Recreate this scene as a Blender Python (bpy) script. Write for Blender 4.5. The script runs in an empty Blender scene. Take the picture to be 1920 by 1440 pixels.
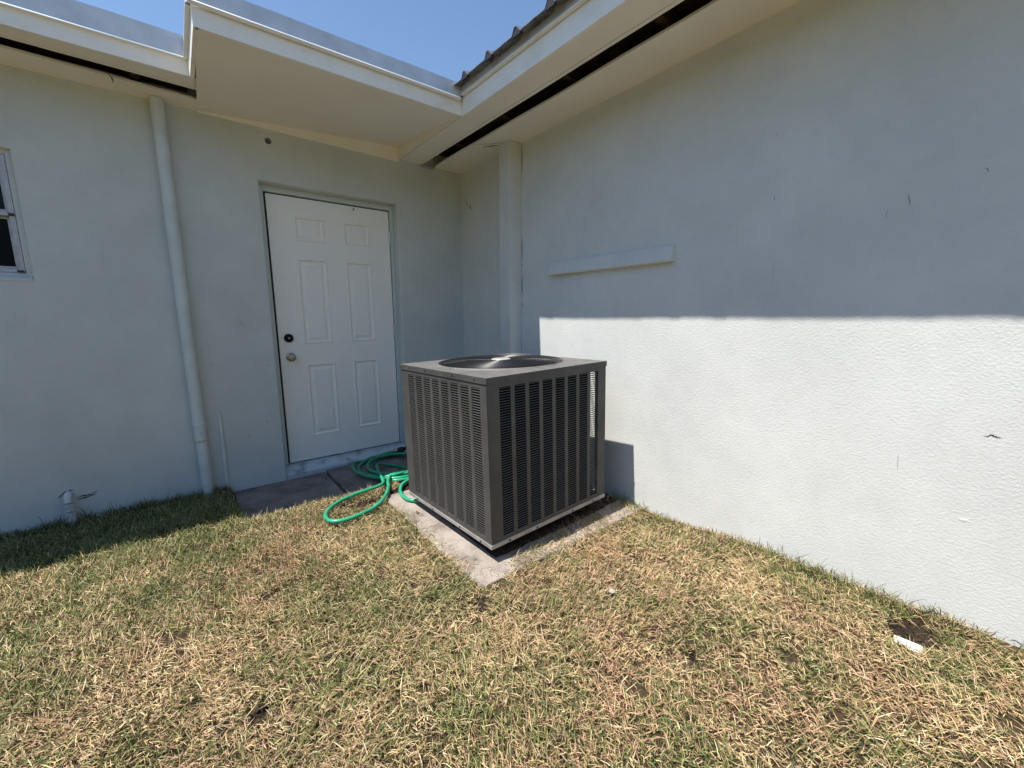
import bpy, bmesh, math, random
import numpy as np
from mathutils import Vector, Matrix, Euler

# ------------------------------------------------------------------ camera, sky, sun, exposure
scene = bpy.context.scene
cam_data = bpy.data.cameras.new('camera')
cam_data.sensor_fit = 'HORIZONTAL'
cam_data.sensor_width = 36.0
cam_data.lens = 14.6233
cam_data.clip_start = 0.02
cam_data.clip_end = 900.0
camera = bpy.data.objects.new('camera', cam_data)
scene.collection.objects.link(camera)
R_ = Vector((0.78159, -0.62377, -0.00557)); U_ = Vector((0.10360, 0.12099, 0.98723)); F_ = Vector((0.61513, 0.77219, -0.15918))
C_ = Vector((-2.1813, -3.4840, 1.2454))
m = Matrix(((R_.x, U_.x, -F_.x, C_.x), (R_.y, U_.y, -F_.y, C_.y), (R_.z, U_.z, -F_.z, C_.z), (0, 0, 0, 1)))
camera.matrix_world = m
scene.camera = camera

SUN_D = Vector((0.453, -0.06, -1.0)).normalized()
world = bpy.data.worlds.new('World'); scene.world = world; world.use_nodes = True
wn = world.node_tree; wn.nodes.clear()
sky = wn.nodes.new('ShaderNodeTexSky'); sky.sky_type = 'NISHITA'; sky.sun_disc = False
sky.sun_elevation = math.asin(-SUN_D.z)
sky.sun_rotation = math.atan2(-SUN_D.x, -SUN_D.y)
sky.air_density = 1.15; sky.dust_density = 0.1; sky.ozone_density = 3.8
bg = wn.nodes.new('ShaderNodeBackground'); bg.inputs['Strength'].default_value = 0.12
wo = wn.nodes.new('ShaderNodeOutputWorld')
wn.links.new(sky.outputs[0], bg.inputs[0]); wn.links.new(bg.outputs[0], wo.inputs[0])

sun_data = bpy.data.lights.new('sun', 'SUN'); sun_data.energy = 5.0; sun_data.angle = math.radians(0.53)
sun_data.color = (1.0, 0.945, 0.87)
sun = bpy.data.objects.new('sun', sun_data); scene.collection.objects.link(sun)
sun.rotation_euler = SUN_D.to_track_quat('-Z', 'Y').to_euler(); sun.location = (-4, 1, 9)

vs = scene.view_settings
vs.view_transform = 'Standard'; vs.look = 'None'; vs.gamma = 1.0; vs.use_curve_mapping = False
vs.exposure = 0.56
scene.render.engine = 'CYCLES'
scene.cycles.max_bounces = 8; scene.cycles.diffuse_bounces = 5

# ------------------------------------------------------------------ helpers
COL = scene.collection
rng = random.Random(7)

def tag(o, label=None, cat=None, group=None, kind=None):
    if label: o['label'] = label
    if cat: o['category'] = cat
    if group: o['group'] = group
    if kind: o['kind'] = kind
    return o

def empty(name, loc=(0, 0, 0), rot=(0, 0, 0), parent=None):
    o = bpy.data.objects.new(name, None); COL.objects.link(o)
    o.empty_display_size = 0.1
    o.location = loc; o.rotation_euler = rot
    if parent: o.parent = parent
    return o

class MB:
    """collects faces; build() links ONE mesh object"""
    def __init__(s): s.v = []; s.f = []; s.sm = []
    def add(s, vs, fs, smooth=False):
        b = len(s.v); s.v += [tuple(q) for q in vs]
        for f in fs: s.f.append([b + i for i in f]); s.sm.append(smooth)
        return s
    def quad(s, a, b, c, d): return s.add([a, b, c, d], [(0, 1, 2, 3)])
    def box(s, x0, x1, y0, y1, z0, z1, c=0.0):
        if x0 > x1: x0, x1 = x1, x0
        if y0 > y1: y0, y1 = y1, y0
        if z0 > z1: z0, z1 = z1, z0
        bm = bmesh.new()
        bmesh.ops.create_cube(bm, size=1)
        for q in bm.verts:
            q.co = Vector(((x0 + x1) / 2 + q.co.x * (x1 - x0), (y0 + y1) / 2 + q.co.y * (y1 - y0), (z0 + z1) / 2 + q.co.z * (z1 - z0)))
        if c > 0:
            bmesh.ops.bevel(bm, geom=bm.edges[:], offset=min(c, 0.45 * min(x1 - x0, y1 - y0, z1 - z0)), segments=2, affect='EDGES', profile=0.5)
        bm.verts.index_update()
        s.add([q.co[:] for q in bm.verts], [[q.index for q in f.verts] for f in bm.faces])
        bm.free(); return s
    def tube(s, pts, r, n=10, caps=True, smooth=True):
        pts = [Vector(q) for q in pts]; rings = []
        rr = r if isinstance(r, (list, tuple)) else [r] * len(pts)
        up = None; vsl = []
        for i, q in enumerate(pts):
            t = (pts[min(i + 1, len(pts) - 1)] - pts[max(i - 1, 0)]).normalized()
            if up is None:
                up = Vector((0, 0, 1)) if abs(t.z) < 0.9 else Vector((1, 0, 0))
            a = t.cross(up).normalized(); b = a.cross(t).normalized(); up = b
            for k in range(n):
                an = 2 * math.pi * k / n
                vsl.append(q + (a * math.cos(an) + b * math.sin(an)) * rr[i])
        fs = []
        for i in range(len(pts) - 1):
            for k in range(n):
                k2 = (k + 1) % n
                fs.append((i * n + k, i * n + k2, (i + 1) * n + k2, (i + 1) * n + k))
        b0 = len(s.v); s.add(vsl, fs, smooth)
        if caps:
            s.add(vsl[:n], [list(range(n))[::-1]]); s.add(vsl[-n:], [list(range(n))])
        return s
    def lathe(s, prof, origin, axis, n=24, smooth=True):
        """prof: list of (radius, height along axis)"""
        ax = Vector(axis).normalized(); o = Vector(origin)
        u = ax.orthogonal().normalized(); w = ax.cross(u)
        vsl = []
        for r, h in prof:
            for k in range(n):
                an = 2 * math.pi * k / n
                vsl.append(o + ax * h + (u * math.cos(an) + w * math.sin(an)) * max(r, 1e-5))
        fs = []
        for i in range(len(prof) - 1):
            for k in range(n):
                k2 = (k + 1) % n
                fs.append((i * n + k, i * n + k2, (i + 1) * n + k2, (i + 1) * n + k))
        return s.add(vsl, fs, smooth)
    def ring(s, c, R, r, n=56, k=6):
        c = Vector(c); vsl = []; fs = []
        for i in range(n):
            a = 2 * math.pi * i / n
            for j in range(k):
                b = 2 * math.pi * j / k
                vsl.append(c + Vector(((R + r * math.cos(b)) * math.cos(a), (R + r * math.cos(b)) * math.sin(a), r * math.sin(b))))
        for i in range(n):
            for j in range(k):
                fs.append((i * k + j, ((i + 1) % n) * k + j, ((i + 1) % n) * k + (j + 1) % k, i * k + (j + 1) % k))
        return s.add(vsl, fs, True)
    def mesh(s, name):
        me = bpy.data.meshes.new(name)
        me.from_pydata(s.v, [], s.f)
        me.polygons.foreach_set('use_smooth', s.sm)
        bm = bmesh.new(); bm.from_mesh(me)
        bmesh.ops.recalc_face_normals(bm, faces=bm.faces)
        bm.to_mesh(me); bm.free()
        me.update(); return me
    def build(s, name, mat, parent=None, label=None):
        me = s.mesh(name); me.materials.append(mat)
        o = bpy.data.objects.new(name, me); COL.objects.link(o)
        if parent: o.parent = parent
        if label: o['label'] = label
        return o

def sheet(u0, u1, v0, v1, holes, depth, M, bev=0.0):
    """plane with rectangular holes; M(u, v, w) -> xyz, w = depth behind the face; bev = soft edge of the opening"""
    b = MB()
    us = sorted({u0, u1, *[h[0] - bev for h in holes], *[h[1] + bev for h in holes]})
    vv = sorted({v0, v1, *[h[2] - bev for h in holes], *[h[3] + bev for h in holes]})
    us = [q for q in us if u0 <= q <= u1]; vv = [q for q in vv if v0 <= q <= v1]
    for i in range(len(us) - 1):
        for j in range(len(vv) - 1):
            cu = (us[i] + us[i + 1]) / 2; cv = (vv[j] + vv[j + 1]) / 2
            if any(h[0] - bev < cu < h[1] + bev and h[2] - bev < cv < h[3] + bev for h in holes): continue
            b.quad(M(us[i], vv[j], 0), M(us[i + 1], vv[j], 0), M(us[i + 1], vv[j + 1], 0), M(us[i], vv[j + 1], 0))
    for h in holes:
        prof = [(bev, 0), (0.3 * bev, 0.3 * bev), (0, bev), (0, depth)] if bev > 0 else [(0, 0), (0, depth)]
        for k in range(len(prof) - 1):
            (e0, w0), (e1, w1) = prof[k], prof[k + 1]
            A = [(h[0] - e0, h[2] - e0), (h[1] + e0, h[2] - e0), (h[1] + e0, h[3] + e0), (h[0] - e0, h[3] + e0)]
            B = [(h[0] - e1, h[2] - e1), (h[1] + e1, h[2] - e1), (h[1] + e1, h[3] + e1), (h[0] - e1, h[3] + e1)]
            for q in range(4):
                r = (q + 1) % 4
                b.quad(M(*A[q], w0), M(*A[r], w0), M(*B[r], w1), M(*B[q], w1))
    return b

# ------------------------------------------------------------------ materials
def mat(name, col, rough=0.6, metal=0.0, spec=0.5):
    ma = bpy.data.materials.new(name); ma.use_nodes = True
    nt = ma.node_tree; bs = nt.nodes['Principled BSDF']
    bs.inputs['Base Color'].default_value = (*col, 1); bs.inputs['Roughness'].default_value = rough
    bs.inputs['Metallic'].default_value = metal; bs.inputs['Specular IOR Level'].default_value = spec
    return ma

def N(nt, t, **kw):
    n = nt.nodes.new(t)
    for k, v in kw.items():
        if k in n.inputs: n.inputs[k].default_value = v
        else: setattr(n, k, v)
    return n

def coords(nt, scale=(1, 1, 1), kind='Object'):
    tc = N(nt, 'ShaderNodeTexCoord'); mp = N(nt, 'ShaderNodeMapping'); mp.inputs['Scale'].default_value = scale
    nt.links.new(tc.outputs[kind], mp.inputs[0]); return mp.outputs[0]

def noisy(ma, c1, c2, scale, detail=4, rough=0.55, stretch=(1, 1, 1), lo=0.35, hi=0.65):
    """base colour varies between c1 and c2"""
    nt = ma.node_tree; bs = nt.nodes['Principled BSDF']
    no = N(nt, 'ShaderNodeTexNoise'); no.inputs['Scale'].default_value = scale; no.inputs['Detail'].default_value = detail; no.inputs['Roughness'].default_value = rough
    nt.links.new(coords(nt, stretch), no.inputs['Vector'])
    rp = N(nt, 'ShaderNodeValToRGB'); rp.color_ramp.elements[0].position = lo; rp.color_ramp.elements[1].position = hi
    rp.color_ramp.elements[0].color = (*c1, 1); rp.color_ramp.elements[1].color = (*c2, 1)
    nt.links.new(no.outputs['Fac'], rp.inputs[0]); nt.links.new(rp.outputs[0], bs.inputs['Base Color'])
    return rp.outputs[0]

def bump(ma, layers, chain=None):
    """layers: (scale, detail, strength, distance, stretch)"""
    nt = ma.node_tree; bs = nt.nodes['Principled BSDF']; prev = chain
    for sc, de, st, di, strc in layers:
        no = N(nt, 'ShaderNodeTexNoise'); no.inputs['Scale'].default_value = sc; no.inputs['Detail'].default_value = de
        nt.links.new(coords(nt, strc), no.inputs['Vector'])
        bp = N(nt, 'ShaderNodeBump'); bp.inputs['Strength'].default_value = st; bp.inputs['Distance'].default_value = di
        nt.links.new(no.outputs['Fac'], bp.inputs['Height'])
        if prev: nt.links.new(prev, bp.inputs['Normal'])
        prev = bp.outputs[0]
    nt.links.new(prev, bs.inputs['Normal'])

def stucco(name, col, amp=1.0):
    ma = mat(name, col, 0.72, spec=0.3)
    a = tuple(q * 0.90 for q in col); b = tuple(min(1, q * 1.05) for q in col)
    noisy(ma, a, b, 2.4, 9, 0.68, lo=0.28, hi=0.66)
    bump(ma, [(1.1, 2, 0.35, 0.010 * amp, (1, 1, 1)), (9, 3, 0.22, 0.003 * amp, (1, 1, 1.3)), (100, 3, 0.5, 0.0030 * amp, (1, 0.85, 1.15)), (260, 2, 0.45, 0.0014 * amp, (1, 1, 1))])
    return ma

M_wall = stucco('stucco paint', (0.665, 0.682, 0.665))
M_wall_shaded = stucco('stucco paint shaded wall', (0.595, 0.62, 0.605), 0.6)  # same paint, darkened to carry the shade on the door wall
M_cream = mat('cream soffit paint', (0.70, 0.65, 0.55), 0.65, spec=0.3)
noisy(M_cream, (0.85, 0.795, 0.70), (0.90, 0.85, 0.76), 2.2, 5); bump(M_cream, [(6, 3, 0.3, 0.006, (1, 1, 1)), (120, 2, 0.25, 0.001, (1, 1, 1))])
M_fascia = mat('white fascia paint', (0.80, 0.78, 0.74), 0.55)
noisy(M_fascia, (0.80, 0.73, 0.63), (0.91, 0.86, 0.78), 5, 6, lo=0.28, hi=0.5); bump(M_fascia, [(40, 3, 0.25, 0.002, (1, 1, 1))])
M_flash = mat('galvanised flashing', (0.62, 0.64, 0.66), 0.55, 0.3)
noisy(M_flash, (0.56, 0.58, 0.61), (0.68, 0.70, 0.73), 9, 6); bump(M_flash, [(5, 2, 0.3, 0.008, (1, 1, 1))])
M_lip = mat('bright drip edge', (0.88, 0.89, 0.89), 0.45, 0.0)
M_tin = mat('weathered roof metal', (0.20, 0.19, 0.18), 0.5, 0.6)
noisy(M_tin, (0.13, 0.12, 0.11), (0.26, 0.25, 0.235), 14, 6)
M_deck = mat('flat roof cap sheet', (0.42, 0.42, 0.41), 0.9); bump(M_deck, [(150, 2, 0.5, 0.003, (1, 1, 1))])
M_wood = mat('dark rafter wood', (0.055, 0.035, 0.022), 0.9); noisy(M_wood, (0.02, 0.013, 0.009), (0.085, 0.05, 0.03), 9, 6, stretch=(1, 1, 6))
M_mesh = mat('black slot screen', (0.012, 0.011, 0.011), 0.8)
M_dark = mat('dark void', (0.012, 0.012, 0.014), 0.8)
M_crack = mat('open crack', (0.03, 0.03, 0.028), 0.9)
M_door = mat('white door paint', (0.93, 0.91, 0.87), 0.42); bump(M_door, [(60, 3, 0.12, 0.0015, (1, 1, 0.15)), (3, 2, 0.2, 0.004, (1, 1, 1))])
M_frame = mat('painted door frame', (0.60, 0.65, 0.63), 0.5); bump(M_frame, [(30, 3, 0.3, 0.002, (1, 1, 1))])
M_sill = mat('painted threshold', (0.50, 0.55, 0.58), 0.75)
noisy(M_sill, (0.26, 0.29, 0.31), (0.56, 0.61, 0.63), 11, 7, lo=0.33, hi=0.5); bump(M_sill, [(25, 4, 0.5, 0.006, (1, 1, 1))])
M_blackm = mat('blackened bronze', (0.025, 0.02, 0.022), 0.35, 0.7)
M_brass = mat('tarnished brass', (0.52, 0.42, 0.26), 0.28, 1.0); noisy(M_brass, (0.35, 0.28, 0.17), (0.62, 0.55, 0.42), 60, 4)
M_nickel = mat('nickel hinge', (0.62, 0.63, 0.63), 0.35, 0.8)
M_alu = mat('mill aluminium', (0.46, 0.46, 0.48), 0.5, 0.25); noisy(M_alu, (0.40, 0.39, 0.40), (0.52, 0.52, 0.54), 30, 6, lo=0.3, hi=0.6)
M_glass = mat('dark window glass', (0.010, 0.012, 0.014), 0.12, spec=0.15)
M_pipe = mat('painted pipe', (0.62, 0.665, 0.655), 0.55); noisy(M_pipe, (0.56, 0.60, 0.585), (0.66, 0.705, 0.70), 6, 5); bump(M_pipe, [(30, 3, 0.2, 0.002, (1, 1, 1))])
M_pvc = mat('white pvc', (0.72, 0.74, 0.75), 0.4); noisy(M_pvc, (0.34, 0.35, 0.35), (0.58, 0.60, 0.61), 22, 6, lo=0.3, hi=0.5)

# air conditioner
M_ac = mat('charcoal powder coat', (0.085, 0.083, 0.080), 0.5, 0.0, 0.3)
noisy(M_ac, (0.064, 0.063, 0.061), (0.088, 0.087, 0.085), 7, 6); bump(M_ac, [(420, 2, 0.2, 0.0006, (1, 1, 1))])
M_lid = mat('dusty charcoal lid', (0.13, 0.13, 0.128), 0.48, 0.0, 0.55)
noisy(M_lid, (0.105, 0.104, 0.10), (0.20, 0.195, 0.185), 16, 8, 0.7, lo=0.36, hi=0.72); bump(M_lid, [(300, 2, 0.2, 0.0008, (1, 1, 1)), (4, 2, 0.25, 0.006, (1, 1, 1))])
M_rail = mat('galvanised base pan', (0.40, 0.39, 0.38), 0.5, 0.35); noisy(M_rail, (0.32, 0.31, 0.30), (0.46, 0.45, 0.44), 15, 5)
M_coil = mat('condenser fins', (0.008, 0.008, 0.009), 0.9, 0.0, 0.05)
M_grille = mat('black grille wire', (0.016, 0.016, 0.018), 0.32, 0.0, 0.6)
M_blade = mat('grey fan blade', (0.22, 0.22, 0.23), 0.3, 0.8)
M_motor = mat('motor cap', (0.45, 0.45, 0.44), 0.4, 0.2)
M_screw = mat('dark screw', (0.05, 0.05, 0.05), 0.4, 0.6)

# ground things
M_conc = mat('concrete paver', (0.42, 0.37, 0.325), 0.9, spec=0.25)
def conc_nodes(ma, a, b, c):
    nt = ma.node_tree; bs = nt.nodes['Principled BSDF']
    n1 = N(nt, 'ShaderNodeTexNoise'); n1.inputs['Scale'].default_value = 5; n1.inputs['Detail'].default_value = 8; n1.inputs['Roughness'].default_value = 0.65
    n2 = N(nt, 'ShaderNodeTexNoise'); n2.inputs['Scale'].default_value = 190; n2.inputs['Detail'].default_value = 3
    cd = coords(nt, kind='Object')
    nt.links.new(cd, n1.inputs[0]); nt.links.new(cd, n2.inputs[0])
    rp = N(nt, 'ShaderNodeValToRGB'); e = rp.color_ramp.elements
    e[0].position = 0.33; e[0].color = (*a, 1); e[1].position = 0.68; e[1].color = (*c, 1)
    k = rp.color_ramp.elements.new(0.48); k.color = (*b, 1)
    nt.links.new(n1.outputs['Fac'], rp.inputs[0])
    r2 = N(nt, 'ShaderNodeValToRGB'); r2.color_ramp.elements[0].position = 0.30; r2.color_ramp.elements[1].position = 0.55
    r2.color_ramp.elements[0].color = (0.30, 0.28, 0.26, 1); r2.color_ramp.elements[1].color = (1, 1, 1, 1)
    nt.links.new(n2.outputs['Fac'], r2.inputs[0])
    mx = N(nt, 'ShaderNodeMix'); mx.data_type = 'RGBA'; mx.blend_type = 'MULTIPLY'; mx.inputs[0].default_value = 0.8
    nt.links.new(rp.outputs[0], mx.inputs[6]); nt.links.new(r2.outputs[0], mx.inputs[7]); nt.links.new(mx.outputs[2], bs.inputs['Base Color'])
    bump(ma, [(160, 3, 0.5, 0.003, (1, 1, 1)), (12, 4, 0.3, 0.006, (1, 1, 1))])
conc_nodes(M_conc, (0.17, 0.14, 0.115), (0.36, 0.315, 0.275), (0.47, 0.42, 0.375))
M_conc_d = mat('stained concrete paver', (0.25, 0.22, 0.2), 0.9, spec=0.25)
conc_nodes(M_conc_d, (0.13, 0.11, 0.10), (0.24, 0.205, 0.185), (0.34, 0.30, 0.27))
M_hose = mat('green garden hose', (0.018, 0.34, 0.16), 0.32, spec=0.5); noisy(M_hose, (0.018, 0.29, 0.15), (0.034, 0.38, 0.21), 12, 4); bump(M_hose, [(90, 2, 0.15, 0.001, (1, 1, 1))])
M_rubber = mat('black rubber', (0.015, 0.015, 0.015), 0.55)
M_white = mat('white painted block', (0.78, 0.79, 0.77), 0.6); noisy(M_white, (0.24, 0.22, 0.19), (0.68, 0.68, 0.65), 38, 8, 0.7, lo=0.34, hi=0.5)
M_stone = mat('pale pebble', (0.36, 0.34, 0.30), 0.8); bump(M_stone, [(60, 4, 0.5, 0.004, (1, 1, 1))])
M_leaf = mat('dry brown leaf', (0.17, 0.10, 0.055), 0.8); noisy(M_leaf, (0.10, 0.06, 0.035), (0.26, 0.17, 0.09), 60, 4)

M_soil = mat('soil and thatch', (0.07, 0.05, 0.035), 0.95, spec=0.1)
def soil_nodes():
    nt = M_soil.node_tree; bs = nt.nodes['Principled BSDF']
    cd = coords(nt, kind='Object')
    n1 = N(nt, 'ShaderNodeTexNoise'); n1.inputs['Scale'].default_value = 26; n1.inputs['Detail'].default_value = 8; n1.inputs['Roughness'].default_value = 0.7
    n2 = N(nt, 'ShaderNodeTexNoise'); n2.inputs['Scale'].default_value = 1.1; n2.inputs['Detail'].default_value = 6
    nt.links.new(cd, n1.inputs[0]); nt.links.new(cd, n2.inputs[0])
    rp = N(nt, 'ShaderNodeValToRGB'); e = rp.color_ramp.elements
    e[0].position = 0.30; e[0].color = (0.014, 0.010, 0.007, 1); e[1].position = 0.74; e[1].color = (0.10, 0.072, 0.044, 1)
    nt.links.new(n1.outputs['Fac'], rp.inputs[0])
    # far lawn (beyond the modelled blades) reads as straw and green
    r2 = N(nt, 'ShaderNodeValToRGB'); e = r2.color_ramp.elements
    e[0].position = 0.38; e[0].color = (0.15, 0.15, 0.06, 1); e[1].position = 0.62; e[1].color = (0.30, 0.22, 0.115, 1)
    nt.links.new(n2.outputs['Fac'], r2.inputs[0])
    at = N(nt, 'ShaderNodeAttribute'); at.attribute_name = 'far'
    mx = N(nt, 'ShaderNodeMix'); mx.data_type = 'RGBA'
    nt.links.new(at.outputs['Fac'], mx.inputs[0]); nt.links.new(rp.outputs[0], mx.inputs[6]); nt.links.new(r2.outputs[0], mx.inputs[7])
    r3 = N(nt, 'ShaderNodeValToRGB'); e = r3.color_ramp.elements
    e[0].position = 0.35; e[0].color = (0.009, 0.007, 0.006, 1); e[1].position = 0.78; e[1].color = (0.055, 0.040, 0.029, 1)
    nt.links.new(n1.outputs['Fac'], r3.inputs[0])
    a2 = N(nt, 'ShaderNodeAttribute'); a2.attribute_name = 'bare'
    m2 = N(nt, 'ShaderNodeMix'); m2.data_type = 'RGBA'
    nt.links.new(a2.outputs['Fac'], m2.inputs[0]); nt.links.new(mx.outputs[2], m2.inputs[6]); nt.links.new(r3.outputs[0], m2.inputs[7])
    nt.links.new(m2.outputs[2], bs.inputs['Base Color'])
    bump(M_soil, [(70, 5, 0.8, 0.012, (1, 1, 1))])
soil_nodes()

M_grass = bpy.data.materials.new('lawn blades'); M_grass.use_nodes = True
def grass_nodes():
    nt = M_grass.node_tree; bs = nt.nodes['Principled BSDF']; out = nt.nodes['Material Output']
    at = N(nt, 'ShaderNodeAttribute'); at.attribute_name = 'tint'
    bs.inputs['Roughness'].default_value = 0.55; bs.inputs['Specular IOR Level'].default_value = 0.35
    nt.links.new(at.outputs['Color'], bs.inputs['Base Color'])
    tr = N(nt, 'ShaderNodeBsdfTranslucent'); nt.links.new(at.outputs['Color'], tr.inputs[0])
    mx = N(nt, 'ShaderNodeMixShader'); mx.inputs[0].default_value = 0.10
    nt.links.new(bs.outputs[0], mx.inputs[1]); nt.links.new(tr.outputs[0], mx.inputs[2]); nt.links.new(mx.outputs[0], out.inputs[0])
grass_nodes()

# ------------------------------------------------------------------ ground
def sstep(a, b, x):
    t = np.clip((x - a) / (b - a), 0, 1); return t * t * (3 - 2 * t)

_g = np.random.RandomState(3)
_lat = {}
def vnoise(x, y, s, seed):
    """smooth value noise, 0..1"""
    if seed not in _lat: _lat[seed] = np.random.RandomState(seed).rand(64, 64)
    L = _lat[seed]; x = np.asarray(x, float) * s + 500; y = np.asarray(y, float) * s + 500
    xi = np.floor(x).astype(int); yi = np.floor(y).astype(int); fx = x - xi; fy = y - yi
    fx = fx * fx * (3 - 2 * fx); fy = fy * fy * (3 - 2 * fy)
    g = lambda i, j: L[i % 64, j % 64]
    return (g(xi, yi) * (1 - fx) + g(xi + 1, yi) * fx) * (1 - fy) + (g(xi, yi + 1) * (1 - fx) + g(xi + 1, yi + 1) * fx) * fy

def soil_h(x, y):
    x = np.asarray(x, float); y = np.asarray(y, float)
    h = 0.045 + 0.0 * x
    door = sstep(-0.72, -0.5, y) * sstep(-2.02, -1.96, x)
    h = h * (1 - door) + (-0.05) * door
    lw = sstep(-0.7, -0.2, y) * (1 - sstep(-2.02, -1.96, x)); h = h - 0.012 * lw
    h = h + 0.05 * sstep(-1.3, -0.15, x) * (1 - sstep(-2.9, -2.15, y))
    near = sstep(-6, -4.5, x) * sstep(-6.5, -5, y)
    h = h + near * 0.016 * (vnoise(x, y, 2.3, 11) - 0.5) + near * 0.010 * (vnoise(x, y, 7, 12) - 0.5)
    # hollows where soil lies bare
    for cx, cy, ra, rb, d in HOLES:
        h = h - d * np.exp(-(((x - cx) / ra) ** 2 + ((y - cy) / rb) ** 2))
    return h
HOLES = [(-1.325, -0.895, 0.10, 0.05, 0.03), (-0.195, -3.335, 0.105, 0.07, 0.04),
         (-1.30, -2.17, 0.03, 0.04, 0.015), (-2.108, -2.145, 0.028, 0.05, 0.02), (-0.9, -2.87, 0.035, 0.025, 0.02), (-0.696, -2.823, 0.02, 0.015, 0.02), (-2.076, -0.98, 0.03, 0.02, 0.02), (-1.337, -2.084, 0.02, 0.02, 0.02), (-2.261, -1.98, 0.03, 0.02, 0.02), (-1.849, -2.088, 0.02, 0.02, 0.02)]

def axis_coords(lo, hi, step, far):
    a = list(np.arange(lo, hi + 1e-6, step)); d = step; b = hi; e = lo; left = []; right = []
    while b < far: d *= 1.5; b += d; right.append(b)
    d = step
    while e > -far: d *= 1.5; e -= d; left.append(e)
    return np.array(left[::-1] + a + right)
gx = axis_coords(-4.8, 0.3, 0.045, 420); gy = axis_coords(-5.2, 0.3, 0.045, 420)
GX, GY = np.meshgrid(gx, gy, indexing='ij'); GZ = soil_h(GX, GY)
nx, ny = GX.shape
idx = np.arange(nx * ny).reshape(nx, ny)
fc = np.stack([idx[:-1, :-1], idx[1:, :-1], idx[1:, 1:], idx[:-1, 1:]], -1).reshape(-1, 4)
me = bpy.data.meshes.new('ground')
me.from_pydata(np.stack([GX, GY, GZ], -1).reshape(-1, 3).tolist(), [], fc.tolist())
far = (1 - sstep(-4.9, -4.5, GX) * sstep(-5.3, -4.9, GY) * (1 - sstep(0.3, 0.5, GX)) * (1 - sstep(0.3, 0.5, GY))).reshape(-1)
at = me.attributes.new('far', 'FLOAT', 'POINT'); at.data.foreach_set('value', far.astype(np.float32))
bare = np.zeros_like(GX)
for cx, cy, ra, rb, d in HOLES: bare = np.maximum(bare, np.exp(-(((GX - cx) / (ra * 1.1)) ** 4 + ((GY - cy) / (rb * 1.1)) ** 4)))
bare = np.maximum(bare, sstep(-1.25, -1.15, GX) * sstep(-2.0, -1.9, GY)); bare = np.maximum(bare, sstep(-2.05, -1.98, GX) * sstep(-0.66, -0.58, GY))
at = me.attributes.new('bare', 'FLOAT', 'POINT'); at.data.foreach_set('value', bare.reshape(-1).astype(np.float32))
me.polygons.foreach_set('use_smooth', [True] * len(me.polygons)); me.materials.append(M_soil)
ground = bpy.data.objects.new('ground', me); COL.objects.link(ground); tag(ground, kind='structure')

# ------------------------------------------------------------------ paving
paving = empty('paving', (-1.1, -1.0, 0.0)); tag(paving, kind='structure')
def paver(x0, x1, y0, y1, z1, th, ma, tilt=(0, 0)):
    b = MB(); b.box(-(x1 - x0) / 2, (x1 - x0) / 2, -(y1 - y0) / 2, (y1 - y0) / 2, -th, 0, 0.006)
    o = b.build('paver', ma, paving)
    o.location = Vector(((x0 + x1) / 2, (y0 + y1) / 2, z1)) - paving.location; o.rotation_euler = (tilt[0], tilt[1], rng.uniform(-0.004, 0.004))
    return o
g_ = 0.005
for (x0, x1, y0, y1, dz, tl) in [(-1.238, -0.568, -2.082, -1.442, 0.0, (0, 0)), (-0.562, -0.03, -2.082, -1.442, 0.004, (0.004, -0.003)),
                                 (-1.222, -0.568, -1.436, -0.875, -0.003, (0.002, 0.003)), (-0.562, -0.03, -1.436, -0.875, 0.002, (0, 0.002))]:
    paver(x0, x1, y0, y1, 0.06 + dz, 0.06, M_conc, tl)
for (x0, x1, dz, tl) in [(-1.985, -1.366, 0.0, (0.004, 0.0)), (-1.354, -0.74, 0.012, (0.006, 0.004)), (-0.732, -0.12, 0.006, (0, 0))]:
    paver(x0, x1, -0.63, -0.012, 0.012 + dz, 0.05, M_conc_d, tl)

# ------------------------------------------------------------------ house
house = empty('house', (0, 0, 0))
tag(house, 'pale blue grey stucco house corner with white six panel door and deep cream eaves', 'house')
ZS = 2.542
XE = -5.6; YE = -6.2
DO = (-1.636, -0.634, -0.02, 2.188)      # door opening x0 x1 z0 z1
WO = (-3.72, -2.774, 1.468, 2.132)       # window opening
HOLE = (-1.554, 2.460, 0.021)
Mleft = lambda u, v, w: (u, w, v)
hb = 0.06
bw = sheet(XE, 0.0, -0.15, 2.70, [DO, WO], 0.22, Mleft, 0.010)
# round hole: cut the quad that holds it and close it with a ring of faces
def cut_round(b, hx, hz, r):
    keep_f, keep_s = [], []
    for f, s in zip(b.f, b.sm):
        co = [b.v[i] for i in f]
        if len(f) == 4 and all(abs(c[1]) < 1e-6 for c in co):
            xs = [c[0] for c in co]; zs = [c[2] for c in co]
            if min(xs) < hx < max(xs) and min(zs) < hz < max(zs):
                box = (min(xs), max(xs), min(zs), max(zs)); continue
        keep_f.append(f); keep_s.append(s)
    b.f, b.sm = keep_f, keep_s
    x0, x1, z0, z1 = box; q = 0.05
    for (a, c, d, e) in [(x0, x1, z0, hz - q), (x0, x1, hz + q, z1), (x0, hx - q, hz - q, hz + q), (hx + q, x1, hz - q, hz + q)]:
        b.quad((a, 0, d), (c, 0, d), (c, 0, e), (a, 0, e))
    n = 24; sq = []; ci = []
    for k in range(n):
        t = 2 * math.pi * k / n; c, s_ = math.cos(t), math.sin(t); mm = max(abs(c), abs(s_))
        sq.append((hx + q * c / mm, 0, hz + q * s_ / mm)); ci.append((hx + r * c, 0, hz + r * s_))
    for k in range(n):
        k2 = (k + 1) % n
        b.quad(sq[k], sq[k2], ci[k2], ci[k])
        b.quad(ci[k], ci[k2], (ci[k2][0], 0.12, ci[k2][2]), (ci[k][0], 0.12, ci[k][2]))
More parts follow.
